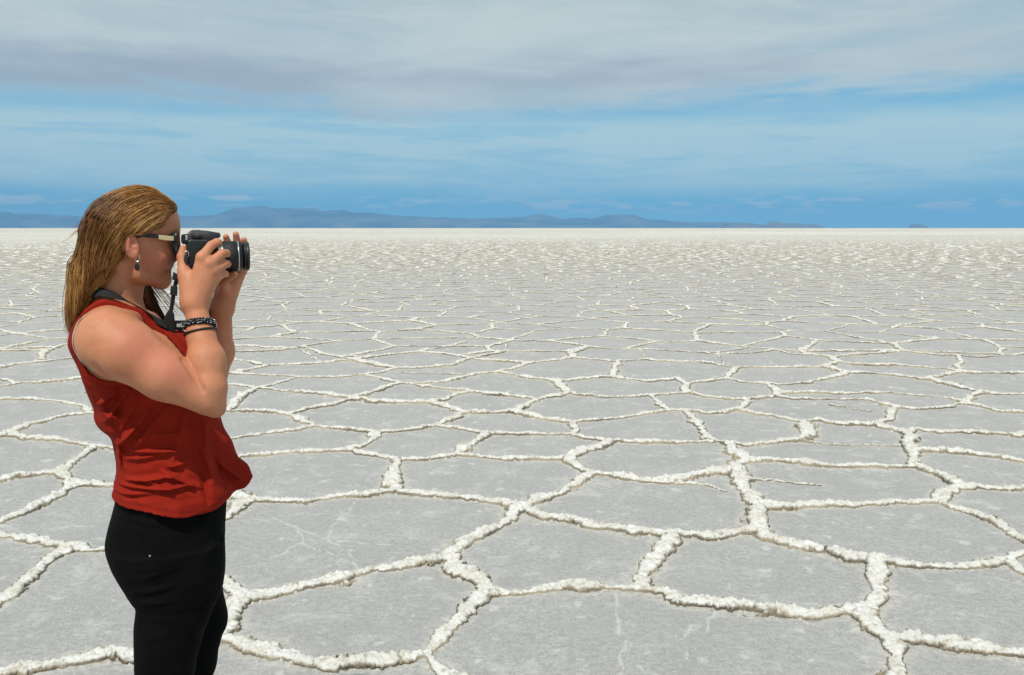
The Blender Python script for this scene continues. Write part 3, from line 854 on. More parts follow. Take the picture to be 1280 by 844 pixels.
mesh_np('tank_top', V, Fc, m, person, attrs={'seam': seam})

# ------------------------------------------------------------------ black trousers and shoes
K = Field((-.22, -.23, .04), (.24, .25, 1.0), .0034)
PEL = [(600, 146, 278, .140), (625, 142, 283, .148), (640, 138, 282, .155), (656, 133.5, 281, .163), (671, 130.5, 280.5, .170), (692, 136, 280.5, .172), (712, 147, 280.5, .172), (728, 158, 279, .168)]
K.add(loft(PEL, power=2.4), 0)
def leg(rows, s):
    Z, D_ = [], []
    for (y, l, r, hd, vc) in rows:
        a, b_ = P(l, y, vc), P(r, y, vc); Z.append(a[2]); D_.append(((a[0]+b_[0])/2, (b_[0]-a[0])/2, hd, vc))
    zl, dl = Z[-1], D_[-1]
    for z, cu, a, bdp in ((.60, dl[0]-.012, dl[1]*.98, dl[2]*.97), (.50, dl[0]-.020, .066, .064), (.42, dl[0]-.028, .060, .060), (.33, dl[0]-.045, .058, .057), (.20, dl[0]-.050, .047, .047), (.06, dl[0]-.050, .044, .044)):
        if z < zl-.03: Z.append(z); D_.append((cu, a, bdp, dl[3]))
    return loft_m(Z, D_, 2.2), D_[-1]
ln, footn = leg([(690, 140, 279, .086, -.085), (714, 150, 280, .086, -.085), (733, 162, 278, .086, -.085), (749, 166, 275.5, .086, -.085), (761, 168.5, 272, .085, -.085), (783, 167.5, 263.5, .083, -.086), (811, 167, 253, .080, -.087), (844, 166.5, 245, .077, -.088)], -1)
lf, footf = leg([(690, 150, 278, .084, .085), (733, 172, 279, .084, .085), (755, 180, 281, .084, .085), (770, 184, 284, .083, .085), (782, 186, 286, .083, .085), (793, 187, 284.5, .082, .085), (804, 188, 279, .081, .085), (818, 188, 274.5, .080, .085), (844, 186, 271.5, .077, .085)], 1)
K.add(lf, .012); K.add(ln, .010)
sl, (gx, gy, gz) = K.all(); X2, Z2 = gx[:, 0, :], gz[:, 0, :]
fold = np.zeros((K.n[0], K.n[2]), np.float32)
for a, b_, w, am in px_folds([(160, 722, 225, 700, .008, .005), (166, 738, 222, 722, .007, .006), (168, 752, 215, 742, .007, .005), (160, 712, 232, 690, .009, .004), (172, 768, 230, 766, .009, .004), (150, 650, 230, 655, .006, .0025), (250, 700, 276, 668, .008, .003), (255, 745, 272, 720, .007, .004), (172, 800, 215, 782, .010, .003)]):
    e = b_-a; h = np.clip(((X2-a[0])*e[0]+(Z2-a[1])*e[1])/(e@e), 0, 1); d = np.sqrt((X2-a[0]-h*e[0])**2+(Z2-a[1]-h*e[1])**2); fold += am*(np.exp(-(d/w)**2)-.5*np.exp(-(d/(2*w))**2))*np.sin(np.pi*np.clip(h*.9+.05, 0, 1))
fold += (fbm(X2*10, Z2*16, 331, 3)-.5)*.007
K.F -= (fold[:, None, :]*sm(np.abs(gy), .02, .06)).astype(np.float32)
V, Fc = K.mesh()
m, n, L, b = material('black_cotton')
tc = n('ShaderNodeTexCoord'); ob = tc.outputs['Object']; k2 = noise(n, L, ob, 380, 3, .7); k1 = noise(n, L, ob, 8, 3, .6)
L(mixc(n, L, sstep(n, L, k1, .3, .7), (.0026, .0028, .0028), (.0048, .0048, .0048)), b.inputs['Base Color']); b.inputs['Roughness'].default_value = .85; b.inputs['Specular IOR Level'].default_value = .05
bp = n('ShaderNodeBump'); bp.inputs['Strength'].default_value = .4; bp.inputs['Distance'].default_value = .001; L(k2, bp.inputs['Height']); L(bp.outputs[0], b.inputs['Normal'])
tr = mesh_np('trousers', V, Fc, m, person)
def blob(name, c, r, mat, parent, seg=12):
    bm = bmesh.new(); bmesh.ops.create_uvsphere(bm, u_segments=seg, v_segments=seg//2+2, radius=1)
    for v in bm.verts: v.co = Vector((c[0]+v.co.x*r[0], c[1]+v.co.y*r[1], c[2]+v.co.z*r[2]))
    return bm_obj(name, bm, mat, parent)
def bm_obj(name, bm, mat, parent=None, smooth=True):
    me = bpy.data.meshes.new(name); bmesh.ops.recalc_face_normals(bm, faces=bm.faces); bm.to_mesh(me); bm.free()
    me.polygons.foreach_set('use_smooth', np.full(len(me.polygons), smooth)); me.materials.append(mat)
    o = bpy.data.objects.new(name, me); COL.objects.link(o)
    if parent: o.parent = parent
    return o
STEEL = simple('steel', (.62, .62, .60), .28, 1., .06, 300)
rp = K.push([P(181, 697, -.2)], .0005, 12, True)[0]; blob('rivet', rp, (.0022,)*3, STEEL, tr)

SHOE = simple('shoe_canvas', (.05, .05, .055), .8, 0, .2, 200); SOLE = simple('shoe_rubber', (.55, .54, .5), .7, 0, .1, 200)
for ft in (footn, footf):
    cu, vc = ft[0], ft[3]
    Q = Field((cu-.10, vc-.07, -.005), (cu+.22, vc+.07, .15), .003)
    Q.add(rc((cu-.035, vc, .052), (cu+.12, vc, .042), .040, .034, (1, 1, 1)), 0); Q.add(rc((cu, vc, .06), (cu, vc, .10), .046, .044), .03); Q.add(rc((cu+.12, vc, .036), (cu+.155, vc, .034), .036, .030), .01)
    s2, (gx, gy, gz) = Q.all(); Q.F = np.maximum(Q.F, .018-gz).astype(np.float32); V, Fc = Q.mesh(); sh = mesh_np('shoe', V, Fc, SHOE, person)
    Q.F[:] = 1e3; Q.add(rc((cu-.036, vc, .012), (cu+.155, vc, .012), .042, .038), 0); Q.F = np.maximum(Q.F, np.maximum(.0-gz, gz-.021)).astype(np.float32); V, Fc = Q.mesh(); mesh_np('sole', V, Fc, SOLE, sh)

# ------------------------------------------------------------------ hair: a shaped mass under combed strands
def tube_mesh(paths, rads, sides=4):
    """many tapering tubes in one mesh; paths (n,k,3), rads (n,k)"""
    Pn = np.asarray(paths, float); n_, k_, _ = Pn.shape; T_ = np.gradient(Pn, axis=1); T_ /= np.linalg.norm(T_, axis=2, keepdims=True)+1e-9
    up = np.where(np.abs(T_[..., 2:3]) > .9, np.array([1., 0, 0]), np.array([0, 0, 1.])); A = np.cross(T_, up); A /= np.linalg.norm(A, axis=2, keepdims=True)+1e-9; Bb = np.cross(T_, A)
    an = np.arange(sides)*2*np.pi/sides
    V = Pn[:, :, None]+(A[:, :, None]*np.cos(an)[None, None, :, None]+Bb[:, :, None]*np.sin(an)[None, None, :, None])*np.asarray(rads)[:, :, None, None]
    i = np.arange(n_*k_*sides).reshape(n_, k_, sides); j = np.roll(i, -1, 2)
    F = np.stack([i[:, :-1], j[:, :-1], j[:, 1:], i[:, 1:]], -1).reshape(-1, 4)
    return V.reshape(-1, 3), F
HP = [(222, 249), (223.5, 258), (222, 266), (214, 268), (207, 273), (199, 284), (188, 289), (176, 290), (164, 289), (155, 292.5), (150, 302), (147, 316), (143, 332), (128, 353), (113, 370), (104, 391), (95, 412), (91, 408), (88, 380), (89.5, 357), (93.5, 334), (99.5, 307), (107.5, 284),
      (119, 262), (137, 246.5), (157, 238.5), (178, 236.5), (197, 240), (212, 246)]
HF = Field((-.245, -.13, 1.28), (.06, .13, 1.70), .0025)
sl, (gx, gy, gz) = HF.all(); X2, Z2 = gx[:, 0, :], gz[:, 0, :]
def round_off(p, it=2):
    for _ in range(it): p = [q_ for a, b_ in zip(p, p[1:]+p[:1]) for q_ in ((.75*a[0]+.25*b_[0], .75*a[1]+.25*b_[1]), (.25*a[0]+.75*b_[0], .25*a[1]+.75*b_[1]))]
    return p
ph = poly2(uz(round_off(HP)), X2, Z2)[:, None, :]
HF.add(ell(P(166, 285), (.0905, .074, .086)), 0); HF.add(ell(P(190, 304), (.053, .060, .072)), .02); HF.add(ell(P(207, 276), (.026, .050, .034)), .02)
cap = -smin(-(HF.F-.0125), -ph, .012)
back = poly2(uz(round_off([(178, 236), (154, 296), (148, 308), (146, 320), (142, 333), (128, 353), (113, 370), (104, 391), (95, 412), (91, 408), (88, 380), (89.5, 357), (93.5, 334), (99.5, 307), (107.5, 284), (119, 262), (137, 246.5), (157, 238.5)])), X2, Z2)[:, None, :]
hv = .087-.018*sm(-gz, -1.56, -1.34)-.050*sm(gz, P(150, 285)[2], P(150, 236)[2])**1.5
q1 = np.maximum(back+.034, 0); q2 = np.maximum(np.abs(gy)-hv+.034, 0)
mass = np.sqrt(q1**2+q2**2)-.034+np.minimum(np.maximum(back+.034, np.abs(gy)-hv+.034), 0)
HF.F = smin(cap, mass, .02).astype(np.float32)
for k_ in range(7):                                       # long locks on the far side, below the chin
    x0, y0 = 176+k_*2.2, 362+k_*1.5
    HF.add(rc(P(166+k_, 340, .062), P(x0+8, y0+18, .050+.004*(k_ % 3)), .010, .006), .004); HF.add(rc(P(x0+8, y0+18, .050), P(x0+17, 396+k_*.6, .050), .006, .0025), .004)
HF.F += (.0009*np.sin(ph*420+fbm(X2*30, Z2*30, 401, 2)[:, None, :]*9)*sm(-np.abs(ph), -.08, .0)+ (vnoise(X2*34+Z2*16, Z2*8-X2*5, 411)[:, None, :]-.5)*.010).astype(np.float32)
HV, HFc = HF.mesh()
m, n, L, b = material('blond_hair')
at = n('ShaderNodeAttribute', attribute_name='tone'); tc = n('ShaderNodeTexCoord'); nz = noise(n, L, tc.outputs['Object'], 30, 4, .6)
f_ = mth(n, L, 'ADD', at.outputs['Fac'], mth(n, L, 'MULTIPLY', mth(n, L, 'SUBTRACT', nz, .5), .5))
cr = n('ShaderNodeValToRGB'); L(f_, cr.inputs[0]); e = cr.color_ramp.elements
e[0].position = .05; e[0].color = (.050, .020, .006, 1); e[1].position = .95; e[1].color = (.60, .335, .110, 1)
x_ = cr.color_ramp.elements.new(.4); x_.color = (.175, .067, .014, 1); x_ = cr.color_ramp.elements.new(.7); x_.color = (.35, .160, .038, 1)
L(cr.outputs[0], b.inputs['Base Color']); b.inputs['Roughness'].default_value = .50; b.inputs['Specular IOR Level'].default_value = .35
HAIR = m
hair = mesh_np('hair', HV, HFc, HAIR, person, attrs={'tone': .22+.2*vnoise(HV[:, 0]*40, HV[:, 2]*12, 421)})
# strands: seeds over the mass, combed back from the brow and down
NS, NK = 14000, 22
sel = rng.choice(len(HV), NS*2); S0 = HV[sel]
hx, hz_ = P(205, 258)[0], P(205, 258)[2]
wgt = rng.random(len(S0)) < np.where(S0[:, 2] > P(0, 330)[2], .95, .6); S0 = S0[wgt][:NS]; NS = len(S0)
Uf, Ub, Zt, Zb = P(222, 260)[0], P(95, 330)[0], P(150, 232)[2], P(90, 412)[2]
def comb(p):
    fx = np.clip((p[:, 0]-Ub)/(Uf-Ub), -.3, 1); dn = np.clip((Zt-p[:, 2])/(Zt-Zb), 0, 1.2)
    a = np.clip(.12+fx*1.15-dn*.15, .06, 1.2); zc = np.clip(.25+dn*1.5+(1-fx)*.5-.25*fx, .05, 2)
    dv = np.sign(p[:, 1])*.10*(p[:, 2] > P(0, 300)[2])
    far_low = (p[:, 0] > P(165, 0)[0]) & (p[:, 2] < P(0, 335)[2])
    d = np.stack([-a, dv, -zc], -1); d[far_low] = (.35, 0, -1)
    return d/np.linalg.norm(d, axis=1, keepdims=True)
paths = np.zeros((NS, NK, 3)); p = HF.push(S0, .0005, 2, True); jit = rng.normal(0, .10, (NS, 3)); jit += (np.stack([vnoise(S0[:, 0]*45+S0[:, 1]*30, S0[:, 2]*45, 441+i) for i in range(3)], -1)-.5)*.5; lift = rng.random(NS)**2*.0045+.0003+(rng.random(NS) < .05)*rng.random(NS)*.005
step = (.0062+.0022*rng.random(NS))
for k_ in range(NK):
    paths[:, k_] = p
    g_ = HF.grad(p); d = comb(p)+jit*.55; d -= g_*(d*g_).sum(1, keepdims=True)*.97; d /= np.linalg.norm(d, axis=1, keepdims=True)+1e-9
    q_ = p+d*step[:, None]; on = q_[:, 2] > Zb-.012; q_ = np.where(on[:, None], q_, p+(np.array([-.05, 0, -1.])+jit*.8)*step[:, None]*.13)
    q2 = HF.push(q_, .0006+lift*min(1, k_/6), 2, True); low = (p[:, 2] < Zb+.03)
    p = np.where(low[:, None], q_, q2)
ks_ = np.linspace(0, 1, NK)[None]
rad = (.00042+.00036*rng.random((NS, 1)))*np.clip(np.minimum(ks_*8+.25, (1-ks_)*2.2+.12), 0, 1)
SV, SF = tube_mesh(paths, rad, 3)
lock = vnoise(S0[:, 1]*60+S0[:, 0]*55, S0[:, 2]*38, 431)
up_ = np.clip((S0[:, 2]-P(0, 345)[2])/.12, 0, 1)
lock2 = vnoise(S0[:, 1]*24+S0[:, 0]*22, S0[:, 2]*16, 433)
tone = np.clip(.45+.62*(lock-.5)+.95*(lock2-.5)+.38*(rng.random(NS)-.35)-.10*np.clip(up_*1.6-.8, 0, 1), 0, 1)
# fly-aways at the tips and round the outline
fa = []
for k_ in range(60):
    y0 = rng.uniform(300, 405); x0 = np.interp(y0, [281, 305, 333, 357, 380, 410], [102, 94, 88, 84, 82, 88])+rng.uniform(0, 5); v0 = rng.uniform(-.07, .07)
    a = P(x0, y0, v0); l = rng.uniform(.02, .05); c_ = rng.uniform(-.35, .05)
    fa.append([a+np.array([c_*l*t_*t_, 0, -l*t_]) for t_ in np.linspace(0, 1, 7)])
for k_ in range(46):
    x0, y0 = rng.uniform(84, 104), rng.uniform(384, 408); v0 = rng.uniform(-.065, .065); a = P(x0, y0, v0); l = rng.uniform(.015, .035); c_ = rng.uniform(-.3, .3)
    fa.append([a+np.array([c_*l*t_*t_, 0, -l*t_]) for t_ in np.linspace(0, 1, 7)])
for k_ in range(70):
    i0 = rng.uniform(0, 1); x0 = np.interp(i0, [0, .3, .6, 1], [208, 178, 136, 104]); y0 = np.interp(i0, [0, .3, .6, 1], [243, 236, 246, 286])+1; v0 = rng.uniform(-.035, .035)
    a = P(x0, y0, v0); l = rng.uniform(.02, .05); dd = np.array([-1, 0, .10-.9*i0]); up0 = rng.uniform(.05, .28)
    fa.append([a+dd*l*t_+np.array([0, 0, up0*l*(t_-1.3*t_*t_)])+np.array([-.2, 0, 1.])*up0*.25*l*t_*(1-t_) for t_ in np.linspace(0, 1, 7)])
for k_ in range(26):
    a, b_, c_ = P(168+k_, 350, .058), P(178+k_*1.6, 376, .052), P(184+k_*2.0+rng.uniform(-2, 2), 394+rng.uniform(-6, 6), .05)
    fa.append([(1-t_)**2*a+2*t_*(1-t_)*b_+t_*t_*c_ for t_ in np.linspace(0, 1, 7)])
FV, FF = tube_mesh(fa, np.linspace(.0009, .0003, 7)[None].repeat(len(fa), 0), 3)
mesh_np('hair_strands', np.concatenate([SV, FV]), np.concatenate([SF, FF+len(SV)]), HAIR, hair, attrs={'tone': np.concatenate([np.repeat(tone, NK*3), np.repeat(rng.uniform(.35, .9, len(fa)), 21)])})

# ------------------------------------------------------------------ small builders
def prism(name, outline, v0, v1, mat, parent, bevel=.002, taper=None, seg=2):
    """a solid with a side outline (photo points read on its own plane), v0 to v1 across; taper {index: inset}"""
    bm = bmesh.new(); vc = (v0+v1)/2; lo = []; hi = []
    for i, (x, y) in enumerate(outline):
        q_ = P(x, y, vc); t_ = (taper or {}).get(i, 0)
        lo.append(bm.verts.new((q_[0], v0+t_, q_[2]))); hi.append(bm.verts.new((q_[0], v1-t_, q_[2])))
    bm.faces.new(lo); bm.faces.new(hi[::-1]); k = len(lo)
    for i in range(k): bm.faces.new((lo[(i+1) % k], lo[i], hi[i], hi[(i+1) % k]))
    bmesh.ops.recalc_face_normals(bm, faces=bm.faces)
    if bevel: bmesh.ops.bevel(bm, geom=list(bm.edges), offset=bevel, segments=seg, profile=.6, affect='EDGES')
    return bm_obj(name, bm, mat, parent)
def lathe(name, c, prof, mat, parent, seg=48, ribs=0, axis=None):
    """turned along +u from point c: prof (distance along, radius); ribs cuts a rubber grip"""
    bm = bmesh.new(); rows = []
    for (d, r) in prof:
        row = []
        for k in range(seg):
            a = 2*math.pi*k/seg; r2 = r-(ribs*(k % 2) if ribs else 0)
            row.append(bm.verts.new((c[0]+d, c[1]+r2*math.cos(a), c[2]+r2*math.sin(a))))
        rows.append(row)
    for a, b_ in zip(rows[:-1], rows[1:]):
        for k in range(seg): bm.faces.new((a[k], a[(k+1) % seg], b_[(k+1) % seg], b_[k]))
    if prof[0][1] > 1e-5: bm.faces.new(rows[0][::-1])
    if prof[-1][1] > 1e-5: bm.faces.new(rows[-1])
    o = bm_obj(name, bm, mat, parent)
    if axis: 
        M_ = Matrix.Translation(Vector(c)) @ axis.to_4x4() @ Matrix.Translation(-Vector(c)); o.data.transform(M_)
    return o
def ribbon(name, e1, e2, th, mat, parent, sub=6):
    """a strap between two edge lines with thickness"""
    def cr_(p):
        p = np.array(p); t_ = np.linspace(0, len(p)-1, (len(p)-1)*sub+1); i = np.clip(t_.astype(int), 0, len(p)-2); f = (t_-i)[:, None]
        m_ = np.gradient(p, axis=0); return (2*f**3-3*f**2+1)*p[i]+(f**3-2*f**2+f)*m_[i]+(-2*f**3+3*f**2)*p[i+1]+(f**3-f**2)*m_[i+1]
    a, b_ = cr_(e1), cr_(e2); t_ = np.gradient((a+b_)/2, axis=0); nn = np.cross(t_, b_-a); nn /= np.linalg.norm(nn, axis=1, keepdims=True)+1e-9
    W_ = np.linspace(0, 1, 5); rows = []
    for sgn in (1, -1):
        ws = W_ if sgn > 0 else W_[::-1]
        for w in ws: rows.append(a+(b_-a)*w+nn*sgn*th/2*(1 if .1 < w < .9 else .6))
    G = np.stack(rows, 1); k_, c_ = G.shape[:2]; i = np.arange(k_*c_).reshape(k_, c_); j = np.roll(i, -1, 1)
    F = np.stack([i[:-1], j[:-1], j[1:], i[1:]], -1).reshape(-1, 4)
    o = mesh_np(name, G.reshape(-1, 3), F, mat, parent); return o
def tube(name, pts, r, mat, parent, k=60, closed=False):
    p = np.array(pts); n_ = len(p)
    if closed: p = np.concatenate([p, p[:2]])
    t_ = np.linspace(0, (n_ if closed else n_-1), k); i = np.clip(t_.astype(int), 0, len(p)-2); f = (t_-i)[:, None]; m_ = np.gradient(p, axis=0)
    if closed: m_[0] = m_[n_]; 
    q_ = (2*f**3-3*f**2+1)*p[i]+(f**3-2*f**2+f)*m_[i]+(-2*f**3+3*f**2)*p[i+1]+(f**3-f**2)*m_[i+1]
    V, F = tube_mesh(q_[None], np.full((1, k), r), 8); return mesh_np(name, V, F, mat, parent)
def empty(name, at_):
    o = bpy.data.objects.new(name, None); COL.objects.link(o); o.empty_display_size = .05
    w = Matrix.Translation((RX, RY, 0)) @ Matrix.Rotation(ROTZ, 4, 'Z') @ Vector(at_)
    o.location = w; o.rotation_euler = (0, 0, ROTZ); return o
def settle(root, at_):
    """parts were laid out in the figure's frame: bring their meshes to the thing's own origin"""
    for o in [c for c in COL.objects if c.type == 'MESH']:
        q_ = o
        while q_.parent: q_ = q_.parent
        if q_ is root: o.data.transform(Matrix.Translation(-Vector(at_)))

PLA = simple('black_plastic', (.0075, .0078, .0088), .40, 0, .25, 250, .3); RUB = simple('black_rubber', (.0065, .0065, .007), .6, 0, .3, 400, .6)
GLO = simple('gloss_black', (.010, .010, .012), .12, 0, .1, 50); SIL = simple('silver_trim', (.70, .70, .70), .25, 1., .05, 300)
WEB = simple('black_webbing', (.005, .005, .006), .8, 0, .35, 500, .6); GOLD = simple('cream_metal', (.62, .52, .30), .30, .55, .08, 90)
WHT = simple('white_print', (.78, .78, .76), .6, 0, .05, 200); BEI = simple('beige_elastic', (.42, .37, .26), .8, 0, .12, 400, .4)
mg = bpy.data.materials.new('lens_glass'); mg.use_nodes = True; n, L = nodes_of(mg.node_tree); b = n('ShaderNodeBsdfPrincipled'); o_ = n('ShaderNodeOutputMaterial'); L(b.outputs[0], o_.inputs[0])
tcg = n('ShaderNodeTexCoord'); L(mixc(n, L, noise(n, L, tcg.outputs['Object'], 40, 2), (.004, .012, .010), (.010, .010, .022)), b.inputs['Base Color']); b.inputs['Roughness'].default_value = .03; b.inputs['Coat Weight'].default_value = .6

# ------------------------------------------------------------------ bra strap, earring
e1 = [P(114, 406, -.135), P(110, 414, -.135), P(107.5, 426, -.135), P(107.5, 442, -.135), P(110, 460, -.135)]
e2 = [P(124, 408, -.145), P(120, 416, -.145), P(118, 428, -.145), P(117.5, 443, -.145), P(120, 462, -.145)]
n8 = len(e1); ee = B.push(np.array(e1+e2), .0016, 10, True)
ribbon('bra_strap', ee[:n8], ee[n8:], .0022, BEI, person)
et = P(171.5, 322, -.078); er_ = empty('earring', et)
tag(er_, 'silver hoop earring with a black drop hanging from her right ear', 'earring')
ring = [et+np.array([.0052*math.sin(t_), .0, .0075*math.cos(t_)]) for t_ in np.linspace(0, 2*math.pi, 13)[:-1]]
tube('hoop', ring+[ring[0]], .0010, SIL, er_, 40)
dq = P(171.3, 333.5, -.079); bm = bmesh.new(); bmesh.ops.create_uvsphere(bm, u_segments=14, v_segments=10, radius=1)
for v in bm.verts: v.co = Vector((dq[0]+v.co.x*.0048*(1-.35*max(0, v.co.z)), dq[1]+v.co.y*.0038, dq[2]+v.co.z*.0085))
bm_obj('drop', bm, GLO, er_); blob('bead', P(171.4, 327.5, -.079), (.0022, .0022, .0022), SIL, er_); settle(er_, et)

# ------------------------------------------------------------------ sunglasses
st_ = P(214, 298, 0); sg = empty('sunglasses', st_); tag(sg, 'black sunglasses with a cream metal plate on the temple, worn on her face', 'sunglasses')
for s in (-1, 1):
    prism('temple', [(219, 295), (219, 300.5), (212, 300), (200, 298), (190, 297.5), (178, 296.5), (168, 299), (167, 296), (178, 291.5), (192, 292.5), (206, 293.8)], s*.0735-.0016, s*.0735+.0016, PLA, sg, .0007)
    pl = prism('temple_plate', [(217.3, 295.6), (217.3, 301.0), (207, 300.6), (198.3, 299.2), (198.3, 294.1), (207, 294.6)], s*.0766-.0013, s*.0766+.0013, GOLD, sg, .0006)
    bm = bmesh.new(); cN, cS = [], []
    for k in range(28):
        a = 2*math.pi*k/28; cy = s*.036+.030*math.copysign(abs(math.cos(a))**.75, math.cos(a)); cz = P(219, 302.5)[2]+.0195*math.copysign(abs(math.sin(a))**.8, math.sin(a))
        cu = P(222.3, 302)[0]-((cy/.075)**2)*.013-.002*math.sin(a)*0
        cN.append(bm.verts.new((cu, cy, cz))); cS.append(bm.verts.new((cu-.0022, cy, cz)))
    bm.faces.new(cN); bm.faces.new(cS[::-1])
    for k in range(28): bm.faces.new((cN[k], cS[k], cS[(k+1) % 28], cN[(k+1) % 28]))
    lens_o = bm_obj('lens', bm, GLO, sg, False)
    rim = [(P(222.3, 302)[0]-((cy/.075)**2)*.013-.001, cy, cz) for cy, cz in [(s*.036+.031*math.copysign(abs(math.cos(a))**.75, math.cos(a)), P(219, 302.5)[2]+.0205*math.copysign(abs(math.sin(a))**.8, math.sin(a))) for a in np.linspace(0, 2*math.pi, 25)[:-1]]]
    tube('rim', rim+[rim[0]], .0017, PLA, sg, 90)
    prism('hinge', [(221, 294), (221, 302), (217, 302), (217, 294.5)], s*.0715-.003, s*.0715+.003, PLA, sg, .0008)
tube('bridge', [(P(223, 297)[0], y_, P(223, 298)[2]+.002*math.cos(y_*200)) for y_ in (-.009, 0, .009)], .0018, PLA, sg, 12)
settle(sg, st_)

# ------------------------------------------------------------------ the camera
VC = -.034
ct = P(252, 349, VC); dc = empty('camera', ct); tag(dc, 'black reflex camera with zoom lens held up to her eye', 'camera')
bd = prism('camera_body', [(233, 301), (232.5, 322), (233, 346), (236, 349.5), (258, 349.5), (263, 346), (264, 322), (263, 303), (258, 299.5), (237, 299)], VC-.064, VC+.062, PLA, dc, .0035, seg=3)
prism('grip', [(256, 303), (256, 349), (268, 348), (273.5, 342), (274.5, 322), (272.5, 309), (266, 303)], VC-.066, VC-.030, RUB, dc, .006, seg=4)
prism('prism_hump', [(234, 300.5), (234.5, 292.5), (237.5, 289), (245, 287.6), (258, 288.4), (274.5, 291.2), (275.2, 296), (271, 298.2), (266, 303)], VC-.029, VC+.029, PLA, dc, .0028, {1: .004, 2: .008, 3: .011, 4: .011, 5: .008, 6: .004}, 3)
prism('hot_shoe', [(239, 288.5), (239, 286.9), (251, 287.4), (251, 289)], VC-.010, VC+.010, SIL, dc, .0005)
prism('eyepiece', [(234.5, 292.5), (234.5, 305.5), (227.5, 305), (226.5, 302), (226.5, 296), (227.5, 293)], VC-.019, VC+.019, RUB, dc, .0022, seg=3)
prism('eyepiece_collar', [(236, 294.5), (236, 300.5), (231.8, 300.5), (231.8, 294.5)], VC-.0215, VC-.0185, SIL, dc, .0006)
prism('screen', [(233.2, 309), (233.2, 343), (231.3, 343), (231.3, 309)], VC-.030, VC+.046, GLO, dc, .0008)
lathe('mode_dial', P(247, 299, VC-.046), [(0, .0105), (.0075, .0105), (.009, .0095)], RUB, dc, 32, .0006, Matrix.Rotation(R(-90), 3, 'Y'))
lathe('shutter_button', P(267, 303.5, VC-.048), [(0, .0055), (.003, .0055), (.004, .004)], PLA, dc, 24, 0, Matrix.Rotation(R(-90), 3, 'Y'))
la = P(262, 320.8, VC); ux = lambda px: P(px, 320.8, VC)[0]-la[0]
lens = lathe('lens', la, [(0, .0315), (ux(275), .0315), (ux(276.2), .0325), (ux(302), .0322), (ux(302.3), .0268), (ux(304.5), .0268)], PLA, dc, 72)
lathe('lens_mount', la, [(ux(264), .0334), (ux(271), .0334), (ux(272), .0325)], PLA, lens, 64)
lathe('zoom_ring', la, [(ux(278.5), .0322), (ux(279), .0336), (ux(295), .0336), (ux(295.6), .0322)], RUB, lens, 144, .0007)
lathe('silver_ring', la, [(ux(296.6), .0320), (ux(296.8), .0331), (ux(297.9), .0331), (ux(298.1), .0320)], SIL, lens, 72)
lathe('index_ring', la, [(ux(276.3), .0320), (ux(276.5), .0329), (ux(277.2), .0329), (ux(277.4), .0320)], SIL, lens, 72)
lathe('focus_ring', la, [(ux(304), .0272), (ux(304.4), .0308), (ux(305.4), .0314), (ux(306.0), .0298), (ux(307.0), .0298), (ux(307.4), .0318), (ux(310.6), .0318), (ux(311), .0306), (ux(311), .0262), (ux(308), .0245), (ux(306.8), .0)], PLA, lens, 120)
lathe('front_glass', la, [(ux(307.2), .0246), (ux(308.2), .020), (ux(308.9), .010), (ux(309.1), .0)], mg, lens, 48)
# strap: near-side lug, cord, slider, padded end, neck loop, and the part crossing to the far lug
sp = ribbon('strap', [P(231, 318, VC-.068), P(228, 330, -.106), P(220, 345, -.100), P(216.5, 357, -.092), P(214.5, 372, -.086)], [P(236, 322, VC-.070), P(233.5, 333, -.110), P(226.5, 346, -.104), P(221, 358, -.096), P(218.5, 372, -.090)], .0022, WEB, dc)
tube('strap_lug', [P(233+3*math.sin(t_), 318+4*math.cos(t_), VC-.067) for t_ in np.linspace(0, 2*math.pi, 9)], .0010, SIL, dc, 30)
prism('strap_slider', [(213.5, 357), (222.0, 358.5), (221.5, 370), (212.5, 368.5)], -.097, -.089, PLA, sp, .001)
prism('strap_keeper', [(216.5, 340), (224.5, 344), (222.5, 352), (215, 349.5)], -.102, -.095, WEB, sp, .001)
tube('strap_cord', [P(217, 368, -.091), P(215.5, 378, -.089), P(213.8, 388, -.088), P(212.5, 396, -.088)], .0042, WEB, sp, 20)
prism('strap_pad', [(211, 387), (215.5, 387.5), (217.5, 392), (218.5, 400), (218.5, 412), (216, 417), (208, 416.5), (202.5, 413.5), (203.5, 404), (206.5, 394)], -.093, -.083, WEB, sp, .003, seg=3)
a1 = [P(118, 352, .075), P(113, 354, .035), P(112, 357, -.01), P(118, 358, -.045), P(131, 361, -.063), P(146, 367, -.066), P(164, 379, -.064), P(180, 391, -.068), P(196, 399, -.078), P(208, 404, -.085)]
a2 = [P(118, 366, .085), P(111, 369, .035), P(109, 371, -.01), P(113, 372.5, -.055), P(128, 374.5, -.082), P(143, 380, -.087), P(160, 388, -.086), P(178, 397, -.088), P(194, 408, -.093), P(206, 415, -.094)]
nb_ = len(a1); TT = Field((0, 0, 0), (.01, .01, .01), .01); TT.lo, TT.h, TT.n, TT.F = T.lo, T.h, T.n, T.F
aa = B.push(np.array(a1+a2), .0045, 8)
in_t = (aa > T.lo+.02).all(1) & (aa < T.lo+T.h*(T.n-2)-.02).all(1)
aa[in_t] = T.push(aa[in_t], .0050, 8)
ribbon('neck_band', aa[:nb_], aa[nb_:], .0026, WEB, sp, 8)
c1 = [P(204, 400, -.070), P(216, 400.5, -.060), P(230, 400.5, -.045), P(244, 399, -.020), P(256, 392, .02), P(264, 372, .045)]
c2 = [P(204, 412, -.070), P(216, 412.5, -.060), P(230, 412.5, -.045), P(244, 411, -.020), P(259, 402, .02), P(269, 376, .045)]
cross = ribbon('far_band', c1, c2, .0024, WEB, sp, 8)
tx = bpy.data.curves.new('lettering', 'FONT'); tx.body = 'an'; tx.size = .0135; tx.extrude = .0004; tx.offset = .0006
